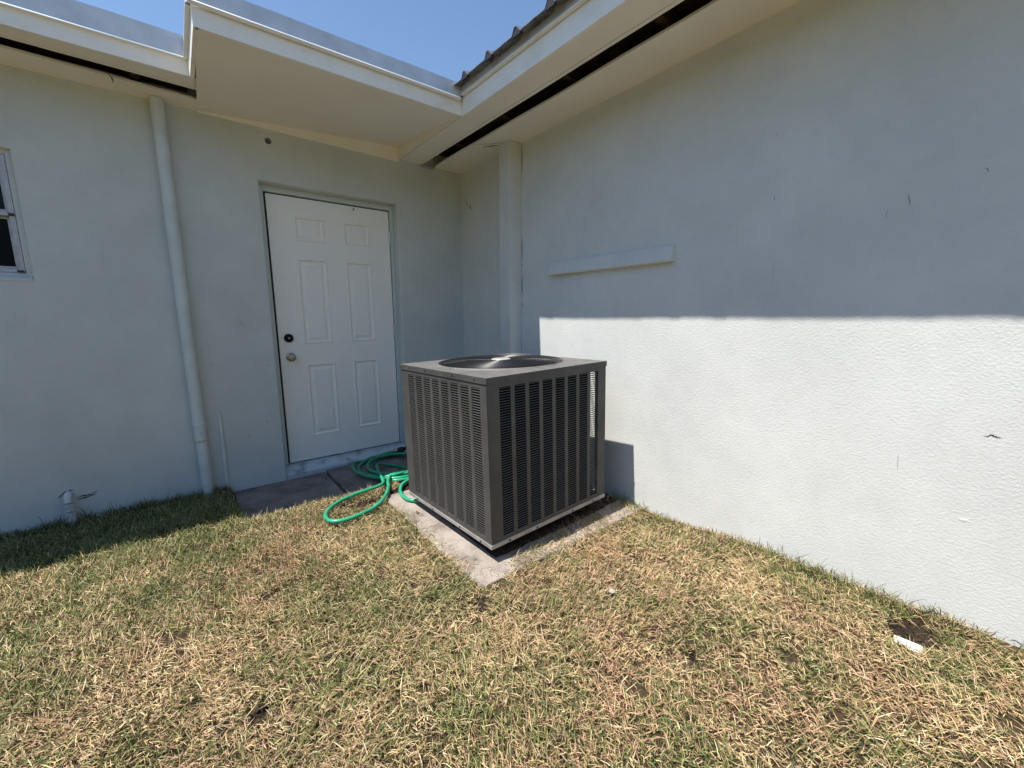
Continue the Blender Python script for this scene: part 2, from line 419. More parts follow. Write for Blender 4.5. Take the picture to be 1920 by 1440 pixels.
cut_round(bw, *HOLE)
bw.build('wall', M_wall_shaded, house, 'blue grey stucco wall with the white door')
MB().box(HOLE[0] - .06, HOLE[0] + .06, 0.12, 0.14, HOLE[1] - .06, HOLE[1] + .06).build('hole_lining', M_dark, house, 'dark back of the small round hole above the door')
Mright = lambda u, v, w: (w, u, v)
sheet(YE, 0.0, -0.15, 2.70, [], 0.2, Mright).build('wall', M_wall, house, 'long stucco wall, sunlit below the eave shadow')

# threshold below the door
b = MB()
pr = [(0.018, -0.06), (0.018, 0.035), (0.03, 0.052), (0.085, 0.078), (0.085, 0.094), (0.2, 0.095), (0.2, -0.06)]
x0, x1 = DO[0] + 0.001, DO[1] - 0.001
vsl = [(x0, y, z) for y, z in pr] + [(x1, y, z) for y, z in pr]; n = len(pr)
b.add(vsl, [[i, (i + 1) % n, n + (i + 1) % n, n + i] for i in range(n)] + [list(range(n))[::-1], list(range(n, 2 * n))])
b.build('threshold', M_sill, house, 'worn painted concrete door sill')

# door frame: two jambs and a head behind the stucco edge
DX0, DX1, DZ0, DZ1, DY = -1.587, -0.672, 0.106, 2.136, 0.10
df = MB()
df.box(DO[0] + .0005, DX0 - 0.016, 0.088, 0.2, 0.10, DO[3] - .0005, 0.002)
df.box(DX1 + 0.008, DO[1] - .0005, 0.088, 0.2, 0.10, DO[3] - .0005, 0.002)
df.box(DX0 - 0.016, DX1 + 0.008, 0.0885, 0.2, DZ1 + 0.011, DO[3] - .0006, 0.002)
df.build('door_frame', M_frame, house, 'pale green grey door frame')
MB().box(DO[0], DO[1], 0.122, 0.19, 0.101, DO[3] - 0.001).build('weather_strip', M_rubber, house, 'black gap around the door leaf')

# door leaf with six raised panels
PAN = [(-1.414, -1.200, 1.823, 2.003), (-1.055, -0.842, 1.830, 2.005), (-1.415, -1.200, 1.046, 1.695), (-1.055, -0.842, 1.050, 1.698),
       (-1.408, -1.190, 0.294, 0.885), (-1.046, -0.828, 0.304, 0.890)]
Mdoor = lambda u, v, w: (u, DY + w, v)
db = sheet(DX0, DX1, DZ0, DZ1, PAN, 0.001, Mdoor)
for (a, c, d, e) in [(DX0, DX0, DZ0, DZ1), (DX1, DX1, DZ0, DZ1)]:
    db.quad((a, DY, d), (a, DY, e), (a, DY + .042, e), (a, DY + .042, d))
for z in (DZ0, DZ1): db.quad((DX0, DY, z), (DX1, DY, z), (DX1, DY + .042, z), (DX0, DY + .042, z))
door = db.build('door', M_door, house, 'white six panel exterior door, closed')
for (u0, u1, v0, v1) in PAN:
    b = MB()
    prof = [(0.0, 0.0005), (0.004, -0.005), (0.010, -0.005), (0.016, 0.009), (0.021, 0.0125), (0.027, 0.0125), (0.046, 0.0015), (0.050, 0.001)]
    def rect(e): return [(u0 + e, v0 + e), (u1 - e, v0 + e), (u1 - e, v1 - e), (u0 + e, v1 - e)]
    for k in range(len(prof) - 1):
        A, Bq = rect(prof[k][0]), rect(prof[k + 1][0]); wa, wb = prof[k][1], prof[k + 1][1]
        for q in range(4):
            r = (q + 1) % 4
            b.quad(Mdoor(*A[q], wa), Mdoor(*A[r], wa), Mdoor(*Bq[r], wb), Mdoor(*Bq[q], wb))
    A = rect(prof[-1][0]); w = prof[-1][1]
    b.quad(*[Mdoor(*q, w) for q in A])
    b.build('panel', M_door, door)
b = MB(); b.lathe([(0, 0.024), (0.010, 0.024), (0.012, 0.020), (0.030, 0.017), (0.033, 0.010), (0.033, 0.0)], (-1.520, DY, 1.094), (0, -1, 0), 28)
b.build('deadbolt', M_blackm, door, 'black deadbolt above the knob')
MB().lathe([(0, 0.028), (0.006, 0.028), (0.007, 0.022)], (-1.520, DY, 1.094), (0, -1, 0), 16).build('key_cylinder', M_nickel, door)
b = MB(); b.lathe([(0.034, 0.0), (0.034, 0.005), (0.026, 0.010), (0.013, 0.012), (0.012, 0.028), (0.020, 0.034), (0.027, 0.044), (0.0275, 0.054), (0.022, 0.063), (0.010, 0.066), (0, 0.066)], (-1.516, DY, 0.948), (0, -1, 0), 30)
b.build('knob', M_brass, door, 'tarnished brass door knob')
for z in (1.929, 1.13, 0.335):
    b = MB(); b.tube([(DX1 + 0.003, DY - 0.007, z - 0.048), (DX1 + 0.003, DY - 0.007, z + 0.048)], 0.0075, 10)
    b.box(DX1 + 0.004, DX1 + 0.014, DY - 0.013, DY - 0.010, z - 0.046, z + 0.046)
    b.build('hinge', M_nickel, door)
MB().add([(-0.958, DY - .0015, 2.130), (-0.952, DY - .0015, 2.128), (-0.967, DY - .002, 2.104), (-0.972, DY - .002, 2.108)], [(0, 1, 2, 3)]).build('weather_strip_tail', M_rubber, house, 'loose black strip end hanging over the door top')

# window
win = empty('window', (WO[1], 0.0, WO[2]), parent=house); win['label'] = 'small aluminium awning window with two dark panes'
wl = win.location
def wbox(name, ma, x0, x1, y0, y1, z0, z1, c=0.002, label=None):
    return MB().box(x0 - wl.x, x1 - wl.x, y0, y1, z0 - wl.z, z1 - wl.z, c).build(name, ma, win, label)
SU = 0.027
wsb = sheet(WO[0], WO[1], WO[2], WO[3], [(WO[0] + SU, WO[1] - SU, WO[2] + 0.030, WO[3] - 0.022)], 0.05, lambda u, v, w: (u - wl.x, 0.028 + w, v - wl.z), 0.006)
wsb.build('surround', M_wall_shaded, win, 'recessed plaster margin around the window')
xa, xb, za, zb = WO[0] + SU, WO[1] - SU, WO[2] + 0.030, WO[3] - 0.022
wbox('frame', M_alu, xb - 0.023, xb - 0.001, 0.030, 0.09, za + 0.001, zb - 0.001)
wbox('frame', M_alu, xa + 0.001, xa + 0.023, 0.030, 0.09, za + 0.001, zb - 0.001)
wbox('frame', M_alu, xa + .023, xb - .023, 0.031, 0.09, zb - 0.020, zb - 0.001)
wbox('frame', M_alu, xa + .023, xb - .023, 0.031, 0.09, za + 0.001, za + 0.022)
zm = 1.806
for (p0, p1) in ((za + 0.023, zm - 0.012), (zm + 0.012, zb - 0.021)):
    s0, s1 = xa + 0.024, xb - 0.024
    wbox('sash', M_alu, s1 - 0.012, s1, 0.050, 0.085, p0, p1, 0.0015); wbox('sash', M_alu, s0, s0 + 0.012, 0.050, 0.085, p0, p1, 0.0015)
    wbox('pane', M_glass, s0 + 0.012, s1 - 0.012, 0.060, 0.066, p0 + 0.012, p1 - 0.012, 0)
    wbox('sash', M_alu, s0 + .012, s1 - .012, 0.051, 0.085, p0, p0 + .0125, 0.0015); wbox('sash', M_alu, s0 + .012, s1 - .012, 0.051, 0.085, p1 - .0125, p1, 0.0015)
wbox('meeting_rail', M_alu, xa + 0.027, xb - 0.024, 0.026, 0.086, zm - 0.011, zm + 0.011, 0.003)
wbox('latch', M_screw, xb - 0.023, xb - 0.003, 0.020, 0.036, zm - 0.010, zm + 0.004)
wbox('latch', M_screw, xb - 0.030, xb - 0.003, 0.020, 0.034, za + 0.003, za + 0.014)
b = MB(); pr = [(-0.004, -0.014), (-0.004, -0.004), (0.0, 0.002), (0.029, 0.020), (0.029, -0.014)]
x0, x1 = WO[0] + 0.004 - wl.x, WO[1] - 0.002 - wl.x; n = len(pr)
b.add([(x0, y, z) for y, z in pr] + [(x1, y, z) for y, z in pr], [[i, (i + 1) % n, n + (i + 1) % n, n + i] for i in range(n)] + [list(range(n))[::-1], list(range(n, 2 * n))])
b.build('sill', M_wall_shaded, win)
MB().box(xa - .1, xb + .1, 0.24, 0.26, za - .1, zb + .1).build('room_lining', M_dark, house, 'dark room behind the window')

# ---- eaves
LLX = -1.972
def board(name, ma, pts_bottom, h, th, nrm, label=None, c=0.0, z2=None):
    """vertical board along a polyline of (x, y, z): z = bottom, h = height; nrm = outward direction, th = thickness inward"""
    b = MB(); nv = Vector(nrm)
    for i in range(len(pts_bottom) - 1):
        a, d = Vector(pts_bottom[i]), Vector(pts_bottom[i + 1])
        q = [a, d, d + Vector((0, 0, h)), a + Vector((0, 0, h))]; w = [v - nv * th for v in q]
        b.add(q + w, [(0, 1, 2, 3), (4, 7, 6, 5), (0, 4, 5, 1), (3, 2, 6, 7), (0, 3, 7, 4), (1, 5, 6, 2)])
    return b.build(name, ma, house, label)

# soffit over the left part (two strips either side of an open slot)
def wavy(u0, u1, n, f): return [(u0 + (u1 - u0) * i / n, f(u0 + (u1 - u0) * i / n)) for i in range(n + 1)]
def strip(name, rows, ma, th=0.012, label=None):
    """rows: list of ((x,y,z),(x,y,z)) pairs along the strip; slab of thickness th upward"""
    b = MB(); vsl = []
    for a, c in rows: vsl += [a, c, (a[0], a[1], a[2] + th), (c[0], c[1], c[2] + th)]
    fs = []
    for i in range(len(rows) - 1):
        k = 4 * i; j = k + 4
        fs += [(k, k + 1, j + 1, j), (k + 2, j + 2, j + 3, k + 3), (k, j, j + 2, k + 2), (k + 1, k + 3, j + 3, j + 1)]
    e = 4 * (len(rows) - 1); fs += [(0, 2, 3, 1), (e, e + 1, e + 3, e + 2)]
    b.add(vsl, fs); return b.build(name, ma, house, label)
rw = random.Random(5)
LZ = lambda y: ZS - y * (0.016 / 0.42)
xs = np.linspace(XE, LLX + 0.03, 40)
slot_o = lambda x: -0.300 + 0.0165 * (x + 2.7) / 0.75 * (1 if x > -2.7 else 0)
slot_i = lambda x: -0.190 + (0.04 * (x + 2.7) / 0.75 if x > -2.7 else 0)
strip('soffit', [((x, -0.412, LZ(-.412)), (x, slot_o(x) - 0.022, LZ(-.28))) for x in xs], M_cream, label='cream soffit strip outside the slot over the window wall')
strip('slot_trim', [((x, slot_o(x) - 0.018, LZ(-.28) - .002), (x, slot_o(x) + rw.uniform(-.001, .001), LZ(-.26) - .002)) for x in xs], M_cream, 0.016)
strip('soffit', [((x, slot_i(x) + rw.uniform(-.004, .004), LZ(-.18)), (x, 0.0, ZS + 0.001)) for x in xs], M_cream, label='cream soffit strip against the window wall')
board('fascia', M_fascia, [(XE, -0.42, 2.556), (LLX, -0.42, 2.556)], 0.082, 0.02, (0, -1, 0), 'white fascia board over the window wall')
# dark cavity above the slot
MB().box(XE, LLX - .01, -0.40, 0.0, 2.636, 2.65).build('eave_board', M_wood, house, 'dark timber seen through the soffit slot over the window wall')
for k in range(7):
    x = LLX - 0.25 - 0.55 * k
    MB().box(x - .02, x + .02, -0.398, -0.004, 2.585, 2.635).build('rafter', M_wood, house)

# middle soffit: warped panel whose inner corner is lifted
A = Vector((-1.978, -0.956, 2.542)); B_ = Vector((-1.942, -0.001, 2.544)); Cc = Vector((-0.604, -0.001, 2.634)); D = Vector((-0.604, -0.956, 2.546))
b = MB(); n = 14; g = {}
for i in range(n + 1):
    for j in range(n + 1):
        s_, t = i / n, j / n
        q = A * (1 - s_) * (1 - t) + D * s_ * (1 - t) + Cc * s_ * t + B_ * (1 - s_) * t
        g[i, j] = len(b.v); b.v.append(q[:])
for i in range(n):
    for j in range(n): b.f.append([g[i, j], g[i + 1, j], g[i + 1, j + 1], g[i, j + 1]]); b.sm.append(True)
b.build('soffit', M_cream, house, 'wide plain cream soffit above the door')
b = MB(); b.add([(-1.94, -0.006, ZS - .004), (-0.60, -0.006, ZS - .018), (-0.60, -0.006, 2.66), (-1.94, -0.006, 2.57), (-1.94, 0.0, ZS - .006), (-0.60, 0.0, ZS - .020)], [(0, 1, 2, 3), (4, 5, 1, 0)])
b.build('frieze', M_cream, house, 'cream wedge of trim between soffit and wall above the door')
MB().box(-0.6035, -0.59, -0.95, -0.001, ZS, 2.655).build('beam_side', M_cream, house, 'cream inner side of the right eave')
board('fascia', M_fascia, [(-1.976, -0.958, 2.541), (-0.587, -0.974, 2.541)], 0.092, 0.02, (0, -1, 0), 'white fascia board above the door')
MB().box(-1.986, -1.966, -0.957, -0.421, 2.541, 2.633).build('fascia', M_fascia, house, 'end board where the eave steps out beside the window wall')

# right eave along the long wall
ys = np.linspace(-0.003, YE, 60)
wob = lambda y: 0.003 * math.sin(3.1 * y) + 0.002 * math.sin(7.7 * y + 1)
strip('soffit', [((-0.584, y, ZS), (-0.418, y, ZS)) for y in ys], M_cream, label='cream soffit strip outside the long black slot')
strip('slot_trim', [((-0.415, y, ZS - .001), (-0.392 + wob(y) * .3, y, ZS - .001)) for y in ys], M_cream, 0.014)
strip('soffit', [((-0.277 + wob(y), y, ZS), (0.0, y, ZS + .001)) for y in ys], M_cream, label='cream soffit strip against the long wall')
b = MB()
for i in range(len(ys) - 1):
    xo = lambda y: -0.585
    y0, y1 = ys[i], ys[i + 1]
    if y1 > -0.95: continue
    y0 = min(y0, -0.955)
    q = [(xo(y0), y0, 2.540), (xo(y1), y1, 2.540), (xo(y1), y1, 2.652), (xo(y0), y0, 2.652)]
    w = [(v[0] + 0.02, v[1], v[2]) for v in q]
    b.add(q + w, [(0, 1, 2, 3), (4, 7, 6, 5), (0, 4, 5, 1), (3, 2, 6, 7)])
b.build('fascia', M_fascia, house, 'white fascia board along the long wall')
MB().box(-0.56, 0.0, YE, -0.005, 2.66, 2.675).build('eave_board', M_wood, house, 'dark timber seen through the long black slot')
for k in range(10):
    y = -0.42 - 0.6 * k
    MB().box(-0.56, -0.004, y - .02, y + .02, 2.60, 2.659).build('rafter', M_wood, house)
b = MB()
for k in range(2): b.box(-0.405 + .002 * k, -0.276, -0.03 + .014 * k, -0.018 + .012 * k, ZS - .012 - .006 * k, ZS - .004 - .006 * k, 0.002)
b.build('slot_end_bracket', M_alu, house, 'crumpled metal end of the long black slot')

# metal flashing with a bright lip
def flashing(p0, p1, nrm, z0, z1, label, off=0.012):
    nv = Vector(nrm); a = Vector(p0); d = Vector(p1); L = (d - a).length; n = max(2, int(L / 0.3))
    rr = random.Random(int(L * 100)); b = MB(); lip = MB(); rows = []
    for i in range(n + 1):
        q = a.lerp(d, i / n); w = rr.uniform(-0.0025, 0.0025)
        rows.append((q + nv * (off + 0.010) + Vector((0, 0, z0 - 0.004)), q + nv * off + Vector((0, 0, z0 + 0.006)), q + nv * (off + w) + Vector((0, 0, z1 + w)), q - nv * 0.09 + Vector((0, 0, z1 + 0.004))))
    for i in range(n):
        r0, r1 = rows[i], rows[i + 1]
        for k in (1, 2): b.quad(r0[k], r1[k], r1[k + 1], r0[k + 1])
        up = Vector((0, 0, 0.003)) 
        lip.quad(r0[0], r1[0], r1[1], r0[1]); lip.quad(r0[0] - up, r1[0] - up, r1[0], r0[0]); lip.quad(r0[0] - up, r1[0] - up, r1[1] - up * 5 - nv * (off + .003), r0[1] - up * 5 - nv * (off + .003))
    o = b.build('flashing', M_flash, house, label); lip.build('lip', M_lip, o)
    return o
flashing((XE, -0.42, 0), (LLX - .022, -0.42, 0), (0, -1, 0), 2.640, 2.748, 'dull metal roof edge flashing over the window wall', 0.010)
flashing((-1.998, -0.966, 0), (-0.606, -0.984, 0), (0, -1, 0), 2.634, 2.716, 'dull metal roof edge flashing above the door')
flashing((-1.988, -0.45, 0), (-1.988, -0.95, 0), (-1, 0, 0), 2.634, 2.720, 'dark return of the roof edge flashing at the eave step', 0.008)
flashing((-0.590, -1.0, 0), (-0.590, -2.5, 0), (-1, 0, 0), 2.656, 2.735, 'dull metal roof edge flashing along the long wall')
flashing((-0.590, -2.5, 0), (-0.590, YE, 0), (-1, 0, 0), 2.656, 2.735, 'far run of the metal roof edge flashing')

# roofs
b = MB(); b.box(XE, LLX + .002, -0.34, 3.6, 2.652, 2.742); b.box(LLX + .003, -0.02, -0.88, 3.6, 2.668, 2.712)
b.build('roof', M_deck, house, 'flat roof over the door side')
b = MB(); prof = []
y = -1.02
per = 0.250
def roofprof(t):
    u = t % per
    if u < 0.018: return 0.034 * u / 0.018
    if u < 0.034: return 0.034
    if u < 0.066: return 0.034 * (1 - (u - 0.034) / 0.032)
    return 0.004 * max(0.0, math.sin((u - 0.066) / (per - 0.066) * math.pi * 4)) ** 2
pts = sorted({round(k * per + o, 4) for k in range(-1, 22) for o in (0.0, 0.018, 0.034, 0.05, 0.066, 0.10, 0.112, 0.124, 0.145, 0.157, 0.170, 0.20, 0.225)})
pts = [t for t in pts if -0.14 <= t <= 5.1]
row0, row1, row0b = [], [], []
for t in pts:
    z = roofprof(t); yy = -1.115 - t + 0.026
    w = 0.0015 * math.sin(5 * yy)
    row0.append((-0.660 + w * .6, yy, 2.690 + z + w * .5)); row1.append((3.4, yy, 2.690 + z + 0.62)); row0b.append((-0.660 + w * .6, yy, 2.688 + z + w * .5 - 0.0015))
for i in range(len(pts) - 1):
    b.quad(row0[i], row0[i + 1], row1[i + 1], row1[i])
    b.quad(row0b[i], row0b[i + 1], row0[i + 1], row0[i])
    r1b = [(q[0], q[1], q[2] - 0.0035) for q in (row1[i], row1[i + 1])]
    b.quad(row0b[i], row0b[i + 1], r1b[1], r1b[0])
b.build('metal_roof', M_tin, house, 'dark ribbed metal roof edge over the long wall')
added_plug = None
for k in range(20):  # plugs added to stop sun slipping through under the ribs
    if added_plug is None:
        b = MB(); q = [(-o + 0.026, roofprof(o) - .001) for o in (0.001, 0.018, 0.034, 0.065)] + [(-0.065 + .026, -0.009), (-0.001 + .026, -0.009)]
        vsl = [(-0.658, y_, z_) for y_, z_ in q] + [(-0.646, y_, z_) for y_, z_ in q]; n = 6
        b.add(vsl, [list(range(6)), list(range(6, 12))[::-1]] + [(i, (i + 1) % 6, 6 + (i + 1) % 6, 6 + i) for i in range(6)])
        added_plug = b.build('added_rib_plug', M_rubber, house); o = added_plug
    else:
        o = added_plug.copy(); COL.objects.link(o); o.parent = house
    o.location = (0, -1.115 - k * per, 2.6885)
MB().box(-0.57, 3.4, YE, 3.6, 2.676, 2.70).build('roof_deck', M_wood, house)
# far closing walls so that no light enters the house
MB().box(XE, 3.4, 3.5, 3.6, -0.1, 2.66).build('wall', M_wall_shaded, house); MB().box(XE, XE + .1, 0.01, 3.5, -0.1, 2.65).build('wall', M_wall_shaded, house)
MB().box(3.3, 3.4, YE, 3.5, -0.1, 2.675).build('wall', M_wall, house); MB().box(0.01, 3.3, YE, YE + .1, -0.1, 2.675).build('wall', M_wall, house)

# boxed pilaster in the corner and the small ledge on the long wall
MB().box(-0.121, 0.0, -0.878, -0.748, -0.1, ZS - .001, 0.004).build('pilaster', M_wall, house, 'narrow boxed-in pilaster near the inner corner')
b = MB(); y0, y1 = -2.192, -1.222
pr = [(0.002, 1.630), (-0.016, 1.628), (-0.022, 1.622), (-0.042, 1.548), (-0.038, 1.542), (0.002, 1.542)]; n = len(pr)
b.add([(x, y0, z) for x, z in pr] + [(x, y1, z) for x, z in pr], [[i, (i + 1) % n, n + (i + 1) % n, n + i] for i in range(n)] + [list(range(n))[::-1], list(range(n, 2 * n))])
b.build('ledge', M_wall, house, 'short plaster bar set on the long wall')
M_scuff = mat('faint scuff', (0.20, 0.205, 0.205), 0.85)
def crack(ptsl, wid, axis, label=None, off=0.0012, ma=None):
    """thin dark jagged line on a wall (axis 'x': on x=0 wall, 'y': on y=0 wall, 'z': on soffit)"""
    rr = random.Random(len(ptsl) * 7 + int(abs(ptsl[0][0]) * 100)); b = MB(); P = []
    for i in range(len(ptsl) - 1):
        a, c = Vector(ptsl[i]), Vector(ptsl[i + 1])
        for k in range(5): P.append(a.lerp(c, k / 5) + Vector((rr.uniform(-1, 1), rr.uniform(-1, 1))) * min(wid, .005) * 0.4)
    P.append(Vector(ptsl[-1])); L = []
    for i, q in enumerate(P):
        t = (P[min(i + 1, len(P) - 1)] - P[max(0, i - 1)]).normalized(); nrm = Vector((-t.y, t.x))
        w = wid * (0.25 + 0.75 * math.sin(math.pi * min(1, (i + .5) / len(P)))) * rr.uniform(.6, 1.2)
        L.append((q + nrm * w / 2, q - nrm * w / 2))
    def to(q):
        return {'x': (-off, q.x, q.y), 'y': (q.x, -off, q.y), 'z': (q.x, q.y, ZS - off)}[axis]
    for i in range(len(L) - 1): b.quad(to(L[i][0]), to(L[i + 1][0]), to(L[i + 1][1]), to(L[i][1]))
    return b.build('crack' if ma is None else 'scuff', ma or M_crack, house, label)
crack([(-0.29, -0.63), (-0.19, -0.72), (-0.12, -0.80), (-0.02, -0.885)], 0.007, 'z', 'dark crack across the soffit at the pilaster top')
crack([(-0.12, -0.745), (-0.16, -0.69), (-0.19, -0.64)], 0.016, 'z', 'gap in the soffit beside the pilaster')
crack([(-0.886, 2.53), (-0.885, 2.40), (-0.886, 2.33)], 0.005, 'x')
for z0, z1 in ((1.86, 1.69), (1.66, 1.64), (1.56, 1.42), (1.36, 1.33)): crack([(-0.884, z0), (-0.885, z1)], 0.005, 'x')
crack([(-0.07, 2.33), (-0.10, 2.27), (-0.14, 2.22)], 0.005, 'x'); crack([(-0.155, 2.25), (-0.165, 2.20)], 0.011, 'x')
for (y, z, dy, dz, w) in [(-3.124, 1.690, .008, -.045, .005), (-3.310, 1.734, .008, -.016, .005), (-2.667, 1.782, .0, -.02, .005),
                          (-3.068, 1.645, .0, -.03, .004), (-3.20, 0.70, .004, -.06, .004),
                          (-2.655, 2.05, .0, -.012, .006), (-2.69, 1.50, .0, -.10, .0015)]:
    crack([(y, z), (y - dy, z + dz)], w * .45, 'x', None, 0.0012, M_scuff)
for (x, z, dx, dz, w) in [(-1.833, 1.222, .024, -.030, .003), (-1.69, .91, .008, -.012, .003), (-1.86, 0.42, .01, -.03, .003), (-1.74, 0.5, .014, -.018, .004), (-2.03, 0.95, .006, -.02, .003)]:
    crack([(x, z), (x + dx, z + dz)], w, 'y', None, 0.0012, M_scuff)
# plaster torn around the pipe stub
for P in ([(-2.835, 0.205), (-2.80, 0.235), (-2.765, 0.240)], [(-2.76, 0.185), (-2.73, 0.192), (-2.70, 0.19), (-2.668, 0.205)], [(-2.76, 0.175), (-2.72, 0.178), (-2.675, 0.188)]):
    crack(P, 0.008, 'y')
# chips and blisters in the sunlit render
rr = random.Random(21)
def blister(y, z, w, h, t):
    b = MB(); n = 12; ring0 = []; ring1 = []
    for k in range(n):
        a = 2 * math.pi * k / n; r = rr.uniform(.7, 1.15)
        ring0.append((0.001, y + w * r * math.cos(a), z + h * r * math.sin(a))); ring1.append((-t * rr.uniform(.7, 1.2), y + .55 * w * r * math.cos(a), z + .55 * h * r * math.sin(a)))
    b.add(ring0 + ring1 + [(-t, y, z)], [(k, (k + 1) % n, n + (k + 1) % n, n + k) for k in range(n)] + [(n + k, n + (k + 1) % n, 2 * n) for k in range(n)], True)
    b.build('plaster_blister', M_wall, house)
for (y, z, w, h, t) in [(-3.40, .50, .022, .008, .0025)]:
    blister(y, z, w * 1.3, h * 1.3, t * .35)
crack([(-3.412, .820), (-3.430, .829), (-3.442, .824), (-3.452, .824)], 0.004, 'x', 'open chip in the sunlit plaster')

# ------------------------------------------------------------------ pipes on the left wall
t = empty('downpipe', (-2.137, -0.045, 0.0)); tag(t, 'painted round downpipe on the wall between window and door', 'pipe')
b = MB(); b.tube([(0.004, 0, 0.50), (0.0, 0, 1.2), (-0.002, 0, 1.9), (0.0, 0.003, ZS)], 0.0345, 20); b.build('pipe', M_pipe, t)
b = MB(); b.tube([(0.008, 0, 0.02), (0.006, 0, 0.44)], 0.033, 20); b.build('pipe', M_pipe, t)
b = MB(); b.lathe([(0.0340, 0.556), (0.0366, 0.554), (0.0366, 0.540), (0.0358, 0.536), (0.0356, 0.455), (0.0368, 0.448), (0.0368, 0.430), (0.0335, 0.427), (0.032, 0.42)], (0.004, 0, 0), (0, 0, 1), 22); b.build('coupling', M_pipe, t)
MB().lathe([(0, .0395), (.0025, .0392), (.003, .034)], (0.0, 0, 0.49), (0.2, -1, 0), 8).build('screw', M_screw, t)
b = MB(); b.tube([(-2.017, -0.002, 0.06), (-2.016, -0.002, 0.35), (-2.014, -0.001, 0.605)], [0.015, 0.015, 0.011], 14)
tag(b.build('conduit', M_pipe), 'thin painted conduit stub rising from the grass beside the downpipe', 'conduit')
t = empty('drain_stub', (-2.79, -0.035, 0.03)); tag(t, 'short white plastic drain pipe elbow coming out of the wall low down', 'pipe')
b = MB(); arc = [(0, 0.05, 0.185)] + [(0, -0.012 + 0.030 * math.cos(a) * 1.0, 0.155 + 0.030 * math.sin(a)) for a in np.linspace(math.pi / 2, math.pi, 6)][:0]
b.tube([(0, 0.05, 0.188), (0, 0.018, 0.188), (0, 0.002, 0.182), (0, -0.008, 0.168), (0, -0.010, 0.150)], 0.0185, 16); b.build('elbow', M_pipe, t)
b = MB(); b.tube([(0, -0.010, 0.143), (0.001, -0.012, 0.097)], 0.0218, 18); b.tube([(0.001, -0.012, 0.091), (0.003, -0.014, 0.035)], 0.0232, 18); b.build('collar', M_pvc, t)
b = MB(); b.tube([(0.002, -0.012, 0.05), (0.004, -0.014, -0.03)], 0.019, 16); b.build('pipe', M_pvc, t)

# ------------------------------------------------------------------ air conditioner
S, H = 0.868, 0.843
AC_rot = Euler((-0.008, -0.019, 0.027), 'XYZ')
base = Vector((-1.1049, -1.9707, 0.135)) + AC_rot.to_matrix() @ Vector((S / 2, S / 2, 0))
ac = empty('air_conditioner', base, AC_rot)
tag(ac, 'charcoal louvered outdoor air conditioner unit standing on concrete pavers by the door', 'air conditioner')
def acp(bm_, name, ma, parent=None, label=None):
    bm_.v = [(x - S / 2, y - S / 2, z) for x, y, z in bm_.v]
    return bm_.build(name, ma, parent or ac, label)
ZT, ZB = H - 0.030, 0.022           # side panels between base rail and lid
COLW, PIT = 0.0685, 0.0936
rows = 59; z_hi = 0.787; zp = 0.0127; z_lo = z_hi - rows * zp + 0.005
def face_map(k):
    # u along the face, w inward, v up
    return {0: (lambda u, v, w: (u, w, v)), 1: (lambda u, v, w: (w, u, v)), 2: (lambda u, v, w: (S - w, u, v)), 3: (lambda u, v, w: (u, S - w, v))}[k]
starts = {0: 0.074, 1: 0.051, 2: 0.076, 3: 0.060}
labels = {0: 'louvered side panel in the shade, facing the lawn', 1: 'louvered side panel in the sun, facing the door side', 2: 'louvered side panel facing the long wall', 3: 'louvered rear side panel'}
for k in range(4):
    Mf = face_map(k); st = starts[k]
    cols = [(st + i * PIT, st + i * PIT + COLW, z_lo, z_hi) for i in range(8)]
    # outer sheet with soft slot ends and a folded return
    e0 = 0.0012 if k in (0, 3) else 0.0
    pb = sheet(e0, S - e0, ZB, ZT, cols, 0.003, Mf)
    panel = acp(pb, 'side_panel', M_ac, None, labels[k])
    for (u0, u1, _, _) in cols:
        lb = MB()
        for r in range(rows):
            zc = z_hi - (r + 0.5) * zp + 0.0005
            # tilted bar: bottom edge out, top edge in
            o_, i_, hh, tt = 0.0008, 0.0028, 0.0016, 0.0005
            a = [Mf(u0, zc - hh, o_), Mf(u1, zc - hh, o_), Mf(u1, zc + hh, i_), Mf(u0, zc + hh, i_)]
            c = [Mf(u0, zc - hh - tt, o_ + tt), Mf(u1, zc - hh - tt, o_ + tt), Mf(u1, zc + hh - tt, i_ + tt), Mf(u0, zc + hh - tt, i_ + tt)]
            lb.add(a + c, [(0, 1, 2, 3), (4, 7, 6, 5), (0, 4, 5, 1), (3, 2, 6, 7)])
        for j, v in ((0, 0),):
            pass
        lo = acp(lb, 'louver_column', M_ac, panel); lo['kind'] = 'stuff'
# coil: four slabs, the corner by the long wall stays open
cb = MB(); zc0, zc1 = 0.05, H - 0.06
cb.box(0.036, 0.774, 0.036, 0.060, zc0, zc1); cb.box(0.036, 0.060, 0.061, S - 0.036, zc0, zc1); cb.box(S - 0.060, S - 0.036, 0.150, S - 0.036, zc0, zc1); cb.box(0.061, S - 0.061, S - 0.060, S - 0.036, zc0, zc1)
cb.box(0.03, S - 0.03, 0.03, S - 0.03, ZB + .001, ZB + .012)  # dark plate added over the pan to hide sunlight falling inside
acp(cb, 'coil', M_coil, None, 'black condenser coil behind the louvers, with a dark plate added over the pan')
# base pan with rail
rb = MB(); rb.box(-0.003, S + 0.003, -0.003, S + 0.003, 0.0, ZB, 0.002)
pan = acp(rb, 'base_pan', M_rail, None, 'grey galvanised base rail')
for (fx, fy) in ((0.12, 0.12), (S - 0.12, 0.12), (0.12, S - 0.12), (S - 0.12, S - 0.12)):
    fb = MB(); fb.lathe([(0.05, -0.082), (0.05, -0.02), (0.042, -0.001)], (fx, fy, 0), (0, 0, 1), 18); acp(fb, 'foot', M_rubber)
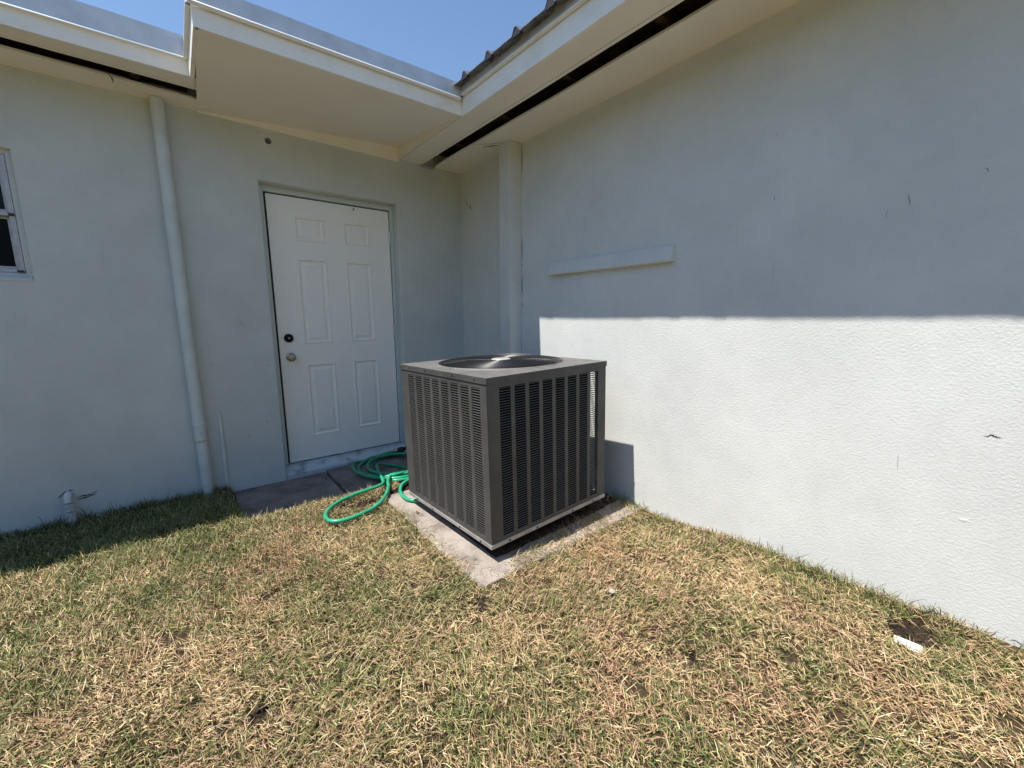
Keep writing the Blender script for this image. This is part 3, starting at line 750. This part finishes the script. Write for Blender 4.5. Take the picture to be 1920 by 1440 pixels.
# lid: folded sheet with a round opening and a raised rim
gc = (S / 2, S / 2); GR = 0.355
lb = MB(); n = 64; ov = 0.004
sqp, cip, rim, rin = [], [], [], []
for k in range(n):
    t = 2 * math.pi * (k + 0.5) / n; c, s_ = math.cos(t), math.sin(t); mm = max(abs(c), abs(s_)); q = S / 2 + ov
    sqp.append((gc[0] + q * c / mm, gc[1] + q * s_ / mm, H - 0.004)); 
    cip.append((gc[0] + (GR + 0.022) * c, gc[1] + (GR + 0.022) * s_, H)); rim.append((gc[0] + (GR + 0.012) * c, gc[1] + (GR + 0.012) * s_, H + 0.007)); rin.append((gc[0] + GR * c, gc[1] + GR * s_, H - 0.02))
for k in range(n):
    k2 = (k + 1) % n
    lb.quad(sqp[k], sqp[k2], cip[k2], cip[k]); lb.quad(cip[k], cip[k2], rim[k2], rim[k]); lb.quad(rim[k], rim[k2], rin[k2], rin[k])
# square corners are chamfered by the sampling: fill them
for sx in (0, 1):
    for sy in (0, 1):
        cx, cy = gc[0] + (1 if sx else -1) * (S / 2 + ov), gc[1] + (1 if sy else -1) * (S / 2 + ov)
        near = sorted(sqp, key=lambda v: (v[0] - cx) ** 2 + (v[1] - cy) ** 2)[:2]
        lb.add([near[0], near[1], (cx, cy, H - 0.004)], [(0, 1, 2)])
lid = acp(lb, 'lid', M_lid, None, 'dusty charcoal top panel')
sk = MB(); a0, a1 = -ov, S + ov
zt_, zb_ = H - 0.004, H - 0.0335
P4 = [(a0, a0), (a1, a0), (a1, a1), (a0, a1)]
for i in range(4):
    p0, p1 = P4[i], P4[(i + 1) % 4]
    sk.quad((*p0, zb_), (*p1, zb_), (*p1, zt_), (*p0, zt_))
    q0 = tuple(v + (0.006 if v < S / 2 else -0.006) for v in p0); q1 = tuple(v + (0.006 if v < S / 2 else -0.006) for v in p1)
    sk.quad((*p0, zb_), (*p1, zb_), (*q1, zb_ - .0005), (*q0, zb_ - .0005))
acp(sk, 'lid_skirt', M_ac, lid, 'folded charcoal edge of the top panel')
def screw(u, z, k, parent):
    Mf = face_map(k); o = Vector(Mf(u, z, -ov - .0002)); d = Vector(Mf(u, z, -1)) - Vector(Mf(u, z, 0))
    b = MB(); b.lathe([(0.0052, 0.0), (0.0052, 0.002), (0.003, 0.004), (0, 0.004)], o, d, 8); acp(b, 'screw', M_screw, parent)
for y in (0.858, 0.748, 0.561, 0.278, 0.087): screw(y, H - 0.016, 1, lid)
for x in (0.111, 0.298, 0.577, 0.762): screw(x, H - 0.014, 0, lid)
for y in (0.749, 0.56, 0.277, 0.087): screw(y, 0.011, 1, pan)
for x in (0.111, 0.297, 0.574, 0.757): screw(x, 0.011, 0, pan)
# fan and wire grille
gb = MB(); nr = 19
dome = lambda r: H + 0.006 + 0.009 * (1 - (r / GR) ** 2) ** 0.5 if r < GR else H + 0.006
for i in range(nr):
    r = 0.062 + (GR - 0.064) * i / (nr - 1); gb.ring((*gc, dome(min(r, GR * .999))), r, 0.0025, 72, 6)
grille = acp(gb, 'fan_grille', M_grille, None, 'round black wire fan guard')
for k in range(6):
    a = math.radians(9 + 60 * k); pts_ = []
    for i in range(9):
        r = 0.05 + (GR + 0.008 - 0.05) * i / 8; pts_.append((gc[0] + r * math.cos(a), gc[1] + r * math.sin(a), dome(min(r, GR * .999)) - 0.003))
    sb = MB(); sb.tube(pts_, 0.0028, 6); acp(sb, 'spoke', M_grille, grille)
hb_ = MB(); hb_.lathe([(0.058, dome(0.05) - 0.004), (0.058, dome(0.05) + 0.003), (0.05, dome(0.05) + 0.006), (0, dome(0.05) + 0.007)], (*gc, 0), (0, 0, 1), 32); acp(hb_, 'hub_cap', M_motor, grille, 'pale round cap in the middle of the fan guard')
fan = MB(); fan.lathe([(0.065, H - 0.17), (0.07, H - 0.06), (0.05, H - 0.045), (0, H - 0.045)], (*gc, 0), (0, 0, 1), 24)
fan = acp(fan, 'fan', M_blade, None, 'metal fan below the guard')
for k in range(4):
    bb = MB(); n1, n2 = 8, 5; vsl = []
    for i in range(n1 + 1):
        r = 0.06 + (GR - 0.03 - 0.06) * i / n1; half = math.radians(30 + 8 * i / n1)
        for j in range(n2 + 1):
            a = math.radians(90 * k + 20) + half * (2 * j / n2 - 1) + 0.25 * (i / n1)
            vsl.append((gc[0] + r * math.cos(a), gc[1] + r * math.sin(a), H - 0.085 + 0.055 * (j / n2 - 0.5) - 0.01 * math.sin(math.pi * j / n2)))
    bb.add(vsl, [(i * (n2 + 1) + j, (i + 1) * (n2 + 1) + j, (i + 1) * (n2 + 1) + j + 1, i * (n2 + 1) + j + 1) for i in range(n1) for j in range(n2)], True)
    acp(bb, 'blade', M_blade, fan)
sh = MB(); sh.lathe([(GR - 0.004, H - 0.018), (GR - 0.012, H - 0.12)], (*gc, 0), (0, 0, 1), 48); acp(sh, 'shroud', M_coil)

# sheet of litter, coloured dark to deepen the shadow under the unit
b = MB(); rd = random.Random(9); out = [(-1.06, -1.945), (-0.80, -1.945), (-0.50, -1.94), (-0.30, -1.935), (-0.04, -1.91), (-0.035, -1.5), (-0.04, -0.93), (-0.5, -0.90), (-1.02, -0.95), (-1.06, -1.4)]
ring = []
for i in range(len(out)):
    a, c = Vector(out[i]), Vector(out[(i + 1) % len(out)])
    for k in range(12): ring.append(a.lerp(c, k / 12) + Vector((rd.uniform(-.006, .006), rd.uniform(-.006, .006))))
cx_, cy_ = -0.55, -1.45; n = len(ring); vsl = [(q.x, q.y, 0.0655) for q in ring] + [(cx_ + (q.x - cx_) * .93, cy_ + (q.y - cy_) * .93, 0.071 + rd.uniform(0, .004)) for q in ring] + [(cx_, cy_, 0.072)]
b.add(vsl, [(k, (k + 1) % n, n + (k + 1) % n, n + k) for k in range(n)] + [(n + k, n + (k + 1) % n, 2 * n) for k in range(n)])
M_shadow_litter = mat('shadow darkened litter', (0.05, 0.035, 0.026), 0.95, spec=0.1); noisy(M_shadow_litter, (0.016, 0.012, 0.010), (0.06, 0.043, 0.033), 40, 7, 0.7); bump(M_shadow_litter, [(120, 4, 0.8, 0.006, (1, 1, 1))])
o = b.build('shadow_litter', M_shadow_litter); tag(o, 'litter sheet darkened to deepen the shadow under the air conditioner', 'shadow_litter', kind='stuff')

# ------------------------------------------------------------------ garden hose
def catmull(P, per=10):
    P = [Vector(q) for q in P]; out = []
    for i in range(len(P) - 1):
        p0, p1, p2, p3 = P[max(i - 1, 0)], P[i], P[i + 1], P[min(i + 2, len(P) - 1)]
        for k in range(per):
            t = k / per
            out.append(0.5 * ((2 * p1) + (-p0 + p2) * t + (2 * p0 - 5 * p1 + 4 * p2 - p3) * t * t + (-p0 + 3 * p1 - 3 * p2 + p3) * t ** 3))
    out.append(P[-1]); return out
z0 = 0.037
HP = [(-0.80, -0.09, z0 + .05), (-0.93, -0.07, z0 + .03), (-1.03, -0.16, z0), (-1.09, -0.33, z0), (-1.09, -0.50, z0 + .01), (-1.03, -0.66, z0 + .02), (-0.88, -0.66, z0 + .01), (-0.72, -0.56, z0), (-0.62, -0.36, z0),
      (-0.68, -0.15, z0), (-0.84, -0.045, z0 + .01), (-0.99, -0.045, z0 + .02), (-1.12, -0.12, z0), (-1.165, -0.27, z0), (-1.145, -0.43, z0 + .015), (-1.08, -0.60, z0 + .03), (-0.97, -0.66, z0 + .03), (-0.82, -0.60, z0 + .01), (-0.66, -0.45, z0 + .02),
      (-0.70, -0.20, z0 + .03), (-0.82, -0.105, z0 + .03), (-0.96, -0.10, z0 + .028), (-1.065, -0.185, z0 + .03), (-1.115, -0.315, z0 + .03), (-1.10, -0.46, z0 + .035), (-1.04, -0.585, z0 + .045), (-0.92, -0.60, z0 + .03), (-0.77, -0.50, z0 + .03), (-0.66, -0.36, z0 + .03),
      (-0.66, -0.22, z0 + .022), (-0.80, -0.035, z0 + .025), (-1.00, -0.032, z0), (-1.15, -0.09, z0 + .02), (-1.20, -0.24, z0 + .018), (-1.185, -0.40, z0 + .02), (-1.12, -0.55, z0 + .03), (-1.02, -0.62, z0 + .05), (-0.90, -0.56, z0 + .03), (-0.86, -0.42, z0 + .01), (-0.92, -0.26, z0 + .0),
      (-1.02, -0.27, z0 + .03), (-1.075, -0.42, z0 + .035), (-1.11, -0.56, z0 + .05), (-1.145, -0.70, 0.085), (-1.20, -0.752, 0.088), (-1.285, -0.765, 0.086), (-1.387, -0.785, 0.084), (-1.498, -0.836, 0.084), (-1.584, -0.918, 0.083), (-1.612, -1.005, 0.082),
      (-1.590, -1.076, 0.083), (-1.520, -1.102, 0.084), (-1.424, -1.086, 0.084), (-1.324, -1.040, 0.085), (-1.230, -0.945, 0.088), (-1.155, -0.82, 0.092), (-1.11, -0.70, 0.085), (-1.04, -0.60, 0.085), (-0.93, -0.585, 0.075),
      (-0.84, -0.64, 0.075), (-0.86, -0.72, 0.075), (-0.96, -0.748, 0.076), (-1.045, -0.800, 0.074), (-1.103, -0.897, 0.074), (-1.125, -1.000, 0.074), (-1.112, -1.075, 0.074), (-1.070, -1.118, 0.074), (-1.00, -1.14, 0.074), (-0.85, -1.16, 0.074)]
hose = empty('garden_hose', (-1.1, -0.55, 0.03)); tag(hose, 'green garden hose coiled at the door with a loop on the grass', 'hose')
hl = hose.location
path = [q - hl for q in catmull(HP, 9)]
b = MB(); b.tube(path, 0.0118, 12); b.build('hose_tube', M_hose, hose)
d0 = (path[0] - path[3]).normalized()
b = MB(); b.lathe([(0.0125, -0.012), (0.0165, -0.010), (0.0168, 0.004), (0.0185, 0.006), (0.0185, 0.026), (0.013, 0.028)], path[0], d0, 16); b.build('coupling', M_brass, hose, 'tarnished metal hose coupling')
b = MB(); b.lathe([(0.0125, 0.026), (0.022, 0.032), (0.023, 0.075), (0.015, 0.085), (0.013, 0.14), (0.021, 0.155), (0.021, 0.18), (0, 0.182)], path[0], d0, 18); b.build('nozzle', M_rubber, hose, 'black hose nozzle behind the unit')

# ------------------------------------------------------------------ small things on the ground
def hz(x, y): return float(soil_h(np.array([x]), np.array([y]))[0])
wb = MB(); wb.box(-0.040, 0.040, -0.023, 0.023, -0.04, 0.017, 0.003)
o = wb.build('white_block', M_white); o.location = (-0.258, -3.332, 0.067); o.rotation_euler = (0.26, 0.13, math.radians(-73))
tag(o, 'white painted block half buried in bare soil near the long wall', 'block')
def pebble(x, y, r, label):
    bm = bmesh.new(); bmesh.ops.create_icosphere(bm, subdivisions=2, radius=r); q = random.Random(int(abs(x) * 1e4))
    for v in bm.verts: v.co = Vector((v.co.x * 1.2, v.co.y, v.co.z * .7)) * q.uniform(.86, 1.1)
    me_ = bpy.data.meshes.new('pebble'); bm.to_mesh(me_); bm.free(); me_.materials.append(M_stone)
    o = bpy.data.objects.new('pebble', me_); COL.objects.link(o); o.location = (x, y, hz(x, y) + 0.034); o.rotation_euler = (0.3, .2, x * 9)
    tag(o, label, 'pebble')
pebble(-0.845, -2.485, 0.012, 'pale pebble lying in the grass in front of the unit')
def leaf(name, loc, rot, L, W, label):
    b = MB(); n = 6; vsl = []
    for i in range(n + 1):
        t = i / n; w = W * math.sin(math.pi * min(1, t * .92 + .06)) ** .8; zc = 0.25 * L * math.sin(t * 2.6)
        vsl += [(L * t, -w, zc + .3 * w), (L * t, 0, zc), (L * t, w, zc + .3 * w)]
    b.add(vsl, [(3 * i + j, 3 * i + 3 + j, 3 * i + 4 + j, 3 * i + 1 + j) for i in range(n) for j in range(2)], True)
    o = b.build(name, M_leaf); o.location = loc; o.rotation_euler = rot; tag(o, label, 'leaf')
leaf('dry_leaf', (-2.332, -0.205, 2.548), (0.2, 1.35, 0.6), 0.045, 0.008, 'dry leaf hanging from the soffit slot over the window wall')
leaf('dry_leaf', (-1.155, -1.255, 0.062), (0.1, -.1, 1.0), 0.028, 0.008, 'small dry leaf on the paver left of the unit')
leaf('dry_leaf', (-1.27, -0.86, 0.085), (0.1, -.1, 0.35), 0.075, 0.012, 'curled dry leaf lying inside the hose loop')
leaf('dry_leaf', (-0.62, -2.03, 0.064), (0.1, -.1, 2.2), 0.022, 0.006, 'tiny dry leaf on the paver in front of the unit')

# loose clods in the bare hollows
bm = bmesh.new(); rc = random.Random(77)
for cx, cy, ra, rb, d in HOLES:
    for _ in range(int(26 * min(1.0, ra / .1)) + 5):
        x, y = cx + rc.gauss(0, ra * .55), cy + rc.gauss(0, rb * .55); q = rc.uniform(.004, .013)
        mt = Matrix.Translation((x, y, hz(x, y) + q * .3)) @ Euler((rc.uniform(0, 3), rc.uniform(0, 3), rc.uniform(0, 3))).to_matrix().to_4x4() @ Matrix.Diagonal((1.3, 1.0, .7, 1.0))
        g0 = bmesh.ops.create_icosphere(bm, subdivisions=1, radius=q, matrix=mt)
        for v in g0['verts']: v.co += Vector((rc.uniform(-1, 1), rc.uniform(-1, 1), rc.uniform(-1, 1))) * q * .22
me_ = bpy.data.meshes.new('soil_clods'); bm.to_mesh(me_); bm.free()
M_clod = mat('soil clods', (0.05, 0.036, 0.026), 0.95, spec=0.1); noisy(M_clod, (0.016, 0.012, 0.009), (0.10, 0.072, 0.05), 60, 5); me_.materials.append(M_clod)
o = bpy.data.objects.new('soil_clods', me_); COL.objects.link(o); tag(o, 'loose dark soil clods in the bare hollows of the lawn', 'soil', kind='stuff')

# crumbs of dry clippings on the pavers
b = MB(); rc = random.Random(33)
for i in range(420):
    if i % 3 == 0: x, y = -1.205 + abs(rc.gauss(0, .03)), rc.uniform(-2.05, -0.9)
    elif i % 3 == 1: x = rc.uniform(-1.2, -0.05); y = -2.05 + 0.16 * (x + 1.2) + abs(rc.gauss(0, .035))
    else: x, y = rc.uniform(-1.98, -1.0), -0.62 + abs(rc.gauss(0, .09))
    z = 0.0665 if y < -0.85 else 0.034
    a = rc.uniform(0, 6.28); L_, w = rc.uniform(.006, .022), rc.uniform(.0008, .002); c_, s_ = math.cos(a), math.sin(a)
    if (x > -1.09 and -1.96 < y < -1.1): continue
    b.add([(x - s_ * w, y + c_ * w, z), (x + s_ * w, y - c_ * w, z), (x + c_ * L_, y + s_ * L_, z + rc.uniform(.001, .006))], [(0, 1, 2)])
M_clip = mat('dry clippings', (0.42, 0.31, 0.17), 0.8); noisy(M_clip, (0.16, 0.11, 0.06), (0.55, 0.42, 0.24), 30, 3)
tag(b.build('clippings', M_clip), 'dry grass clippings strewn on the concrete pavers', 'clippings', kind='stuff')

# ------------------------------------------------------------------ grass
def build_grass():
    r = np.random.RandomState(12)
    x0, x1, y0, y1 = -4.75, -0.004, -5.1, -0.004
    n = 760000
    x = r.uniform(x0, x1, n); y = r.uniform(y0, y1, n)
    C = np.array(C_); Rv, Uv, Fv = np.array(R_), np.array(U_), np.array(F_)
    # full density where the lawn is near and open to view; thinner far behind the camera
    d = np.stack([x, y, np.full(n, .06)], -1) - C; zf = d @ Fv
    dist = np.hypot(d[:, 0], d[:, 1])
    inview = (zf > 0.1) & (np.abs(d @ Rv) < 1.45 * zf + .3)
    keep = r.rand(n) < np.where(inview, 1.0, 0.42)
    # where there is paving, or the unit's pad
    jit = 0.02 * (vnoise(x, y, 9, 31) - .5) * 2 + 0.012 * r.randn(n)
    doorpav = (x > -1.95 + jit) & (y > np.interp(x, [-2.0, -1.75, -1.35, -1.1, -0.9], [-.57, -.585, -.515, -.47, -.40]) - .012 + jit)
    padfront = np.interp(x, [-1.25, -1.2, -0.86, -0.6, -0.385, -0.053, 0], [-2.12, -2.095, -1.985, -1.945, -1.905, -1.85, -1.84]) + jit * 1.6
    pad = (x > -1.210 + jit * 1.4) & (y > padfront)
    tuft = (((x + 1.13) / .09) ** 2 + ((y + .72) / .10) ** 2 < 1) & (r.rand(n) < .75)
    bad = doorpav | (pad & ~tuft)
    for cx, cy, ra, rb, dd in HOLES:
        q = ((x - cx) / ra) ** 2 + ((y - cy) / rb) ** 2
        bad |= (q < 1.0) & (r.rand(n) < 0.96 * np.clip(1.8 - 1.3 * q, 0, 1))
    # small random bare gaps
    bad |= (vnoise(x, y, 21, 41) > .80) & (r.rand(n) < .78)
    keep &= ~bad
    x, y = x[keep], y[keep]; n = len(x); dist = dist[keep]
    # patches of green
    pn = 0.28 * vnoise(x, y, 1.7, 51) + 0.36 * vnoise(x, y, 5, 52) + 0.36 * vnoise(x, y, 14, 53)
    gfrac = 0.46 + 1.35 * (pn - .5)
    gfrac += 0.22 * sstep(-1.2, -0.55, y) + 0.04 * (1 - sstep(-1.9, -1.1, x)) - 0.10 * sstep(-1.2, -0.2, x) + 0.15 * np.exp(-((x + .12) / .1) ** 2)
    shade = (y > -0.62) & (x < -1.9)
    gfrac = np.where(shade, gfrac + .35, gfrac)
    gfrac = np.clip(gfrac, .06, .93)
    green = r.rand(n) < gfrac
    az = r.uniform(0, 2 * np.pi, n)
    # blades lean in local swirls
    az = az * .85 + .15 * 2 * np.pi * vnoise(x, y, 2.0, 61) * 2
    L = np.where(green, r.gamma(8, .0040, n), r.gamma(6, .0047, n)); L = np.clip(L, .012, .068)
    L = L * (0.62 + 0.75 * vnoise(x, y, 8, 91))
    L = np.where(shade & green, L * 1.3, L)
    wallside = (x > -.10) | (y > -.09)
    L = np.where(wallside & green, L * np.where(r.rand(n) < .25, 1.8, 1.15), L)
    elev = np.where(green, np.radians(np.clip(r.normal(46, 18, n), 8, 85)), np.radians(np.clip(r.normal(32, 22, n), -4, 80)))
    elev = np.where(wallside & green, np.clip(elev + .3, 0, 1.4), elev)
    W = np.where(green, r.uniform(.0017, .0036, n), r.uniform(.0013, .0028, n))
    lift = np.where(green, r.uniform(-.002, .010, n), r.uniform(.0, .020, n))
    z = soil_h(x, y) + lift
    bend = np.where(green, r.uniform(-.2, .9, n), r.uniform(-.5, .8, n))
    # direction of travel must not cross the walls
    dx, dy = np.cos(az), np.sin(az)
    lim = x + dx * L * .9 > -0.003; dx = np.where(lim, -np.abs(dx), dx)
    lim = y + dy * L * .9 > -0.003; dy = np.where(lim, -np.abs(dy), dy)
    sx, sy = -dy, dx
    ts = [0, .38, .72, 1.0]; ws = [.8, 1.0, .72, 0]
    px, pz = np.zeros(n), np.zeros(n); V = []
    ang = elev.copy(); curl = r.uniform(-.35, .35, n)
    roll = r.uniform(-.9, .9, n)
    for k in range(4):
        if k: 
            seg = (ts[k] - ts[k - 1]) * L; px = px + seg * np.cos(ang); pz = pz + seg * np.sin(ang); ang = ang - bend * .55
        cx_ = x + dx * px + sx * curl * L * ts[k] ** 2 * .6; cy_ = y + dy * px + sy * curl * L * ts[k] ** 2 * .6
        cz_ = np.maximum(z + pz, z - lift + .002)
        if ws[k] > 0:
            hw = W * ws[k] * .5
            ox, oy, oz = sx * hw * np.cos(roll), sy * hw * np.cos(roll), hw * np.sin(roll)
            V.append(np.stack([cx_ - ox, cy_ - oy, cz_ - oz], -1)); V.append(np.stack([cx_ + ox, cy_ + oy, cz_ + oz], -1))
        else: V.append(np.stack([cx_, cy_, cz_], -1))
    V = np.stack(V, 1)                                # n, 7, 3
    V[:, :, 0] = np.minimum(V[:, :, 0], -0.0015); V[:, :, 1] = np.minimum(V[:, :, 1], -0.0015)
    b0 = (np.arange(n) * 7)[:, None]
    Q = np.concatenate([b0 + np.array([0, 1, 3, 2]), b0 + np.array([2, 3, 5, 4])], 0)
    T = b0 + np.array([4, 5, 6])
    loops = np.concatenate([Q.reshape(-1), T.reshape(-1)]).astype(np.int32)
    tot = np.concatenate([np.full(len(Q), 4), np.full(len(T), 3)]).astype(np.int32)
    start = np.concatenate([[0], np.cumsum(tot)[:-1]]).astype(np.int32)
    me = bpy.data.meshes.new('grass')
    me.vertices.add(n * 7); me.vertices.foreach_set('co', V.reshape(-1).astype(np.float32))
    me.loops.add(len(loops)); me.loops.foreach_set('vertex_index', loops)
    me.polygons.add(len(tot)); me.polygons.foreach_set('loop_start', start); me.polygons.foreach_set('loop_total', tot)
    me.update(calc_edges=True)
    # colours: living greens, straw, pinkish dead, grey-brown
    gp = np.array([(.11, .15, .038), (.18, .22, .062), (.25, .275, .095), (.065, .105, .032), (.33, .33, .135)])
    sp = np.array([(.64, .475, .235), (.70, .55, .31), (.58, .375, .225), (.66, .45, .285), (.40, .255, .14), (.74, .62, .385), (.53, .46, .20)])
    gi = r.choice(5, n, p=[.28, .27, .2, .15, .10]); si = r.choice(7, n, p=[.22, .18, .17, .15, .11, .09, .08])
    col = np.where(green[:, None], gp[gi], sp[si])
    col = col * r.uniform(.58, 1.28, (n, 1)) * (0.9 + .2 * vnoise(x, y, 3, 71))[:, None]
    pk = sstep(.52, .72, .5 * vnoise(x, y, 2.6, 101) + .5 * vnoise(x, y, 7, 102))[:, None] * (~green[:, None])
    col = col * (1 - pk * np.array([.08, .15, .12]))
    tipc = np.where(green[:, None] & (r.rand(n, 1) < .45), .45 * col + .55 * sp[si], col)
    rgba = np.ones((n, 7, 4), np.float32)
    for k, t in enumerate([0, 0, .38, .38, .72, .72, 1]): rgba[:, k, :3] = col * (1 - t ** 2) + tipc * t ** 2
    at = me.attributes.new('tint', 'FLOAT_COLOR', 'POINT'); at.data.foreach_set('color', rgba.reshape(-1))
    me.materials.append(M_grass)
    o = bpy.data.objects.new('grass', me); COL.objects.link(o)
    tag(o, 'patchy half dry lawn of straw and green blades', 'grass', kind='stuff')
    print('grass blades', n)
build_grass()

# ------------------------------------------------------------------ unseen green mass behind the viewer, added to block low sky light
def build_sky_blocker():
    path = [(-12.5, 12.0), (-12.6, 4.0), (-12.4, -6.0), (-12.3, -13.5), (-5.0, -13.8), (4.0, -13.6), (12.0, -13.7)]
    P = catmull([(x, y, 0) for x, y in path], 40); n = len(P); k = 18
    V = np.zeros((n, k + 1, 3))
    for i, q in enumerate(P):
        t = (P[min(i + 1, n - 1)] - P[max(i - 1, 0)]).normalized(); nx_, ny_ = -t.y, t.x
        for j in range(k + 1):
            a = math.pi * j / k; o = 0.9 * math.cos(a); h = 3.9 * math.sin(a) ** 0.45
            V[i, j] = (q.x + nx_ * o, q.y + ny_ * o, h)
    f = V.reshape(-1, 3); u = f[:, 0] + f[:, 1] * 1.3
    d = (vnoise(u, f[:, 2], 1.1, 81) - .5) * .9 + (vnoise(u, f[:, 2] + f[:, 0], 3.7, 82) - .5) * .5 + (vnoise(u * 1.7, f[:, 2] * 1.3 + f[:, 1], 9, 83) - .5) * .25
    f[:, 2] = np.maximum(0.0, f[:, 2] * (1 + .18 * d)); s_ = (f[:, 2] > .01)[:, None]
    f[:, :2] += np.stack([d, d], -1) * .45 * s_
    ii = np.arange(n * (k + 1)).reshape(n, k + 1)
    fc = np.stack([ii[:-1, :-1], ii[1:, :-1], ii[1:, 1:], ii[:-1, 1:]], -1).reshape(-1, 4)
    me = bpy.data.meshes.new('sky_blocker'); me.from_pydata(f.tolist(), [], fc.tolist())
    M = mat('sky blocker leaves', (0.06, 0.085, 0.03), 0.7, spec=0.3); noisy(M, (0.025, 0.04, 0.014), (0.10, 0.14, 0.045), 6, 8, 0.75); bump(M, [(14, 6, 1.0, 0.15, (1, 1, 1))])
    me.materials.append(M); o = bpy.data.objects.new('sky_blocker', me); COL.objects.link(o)
    tag(o, 'unseen leafy green mass added to block low sky light', 'sky_blocker', kind='stuff')
build_sky_blocker()
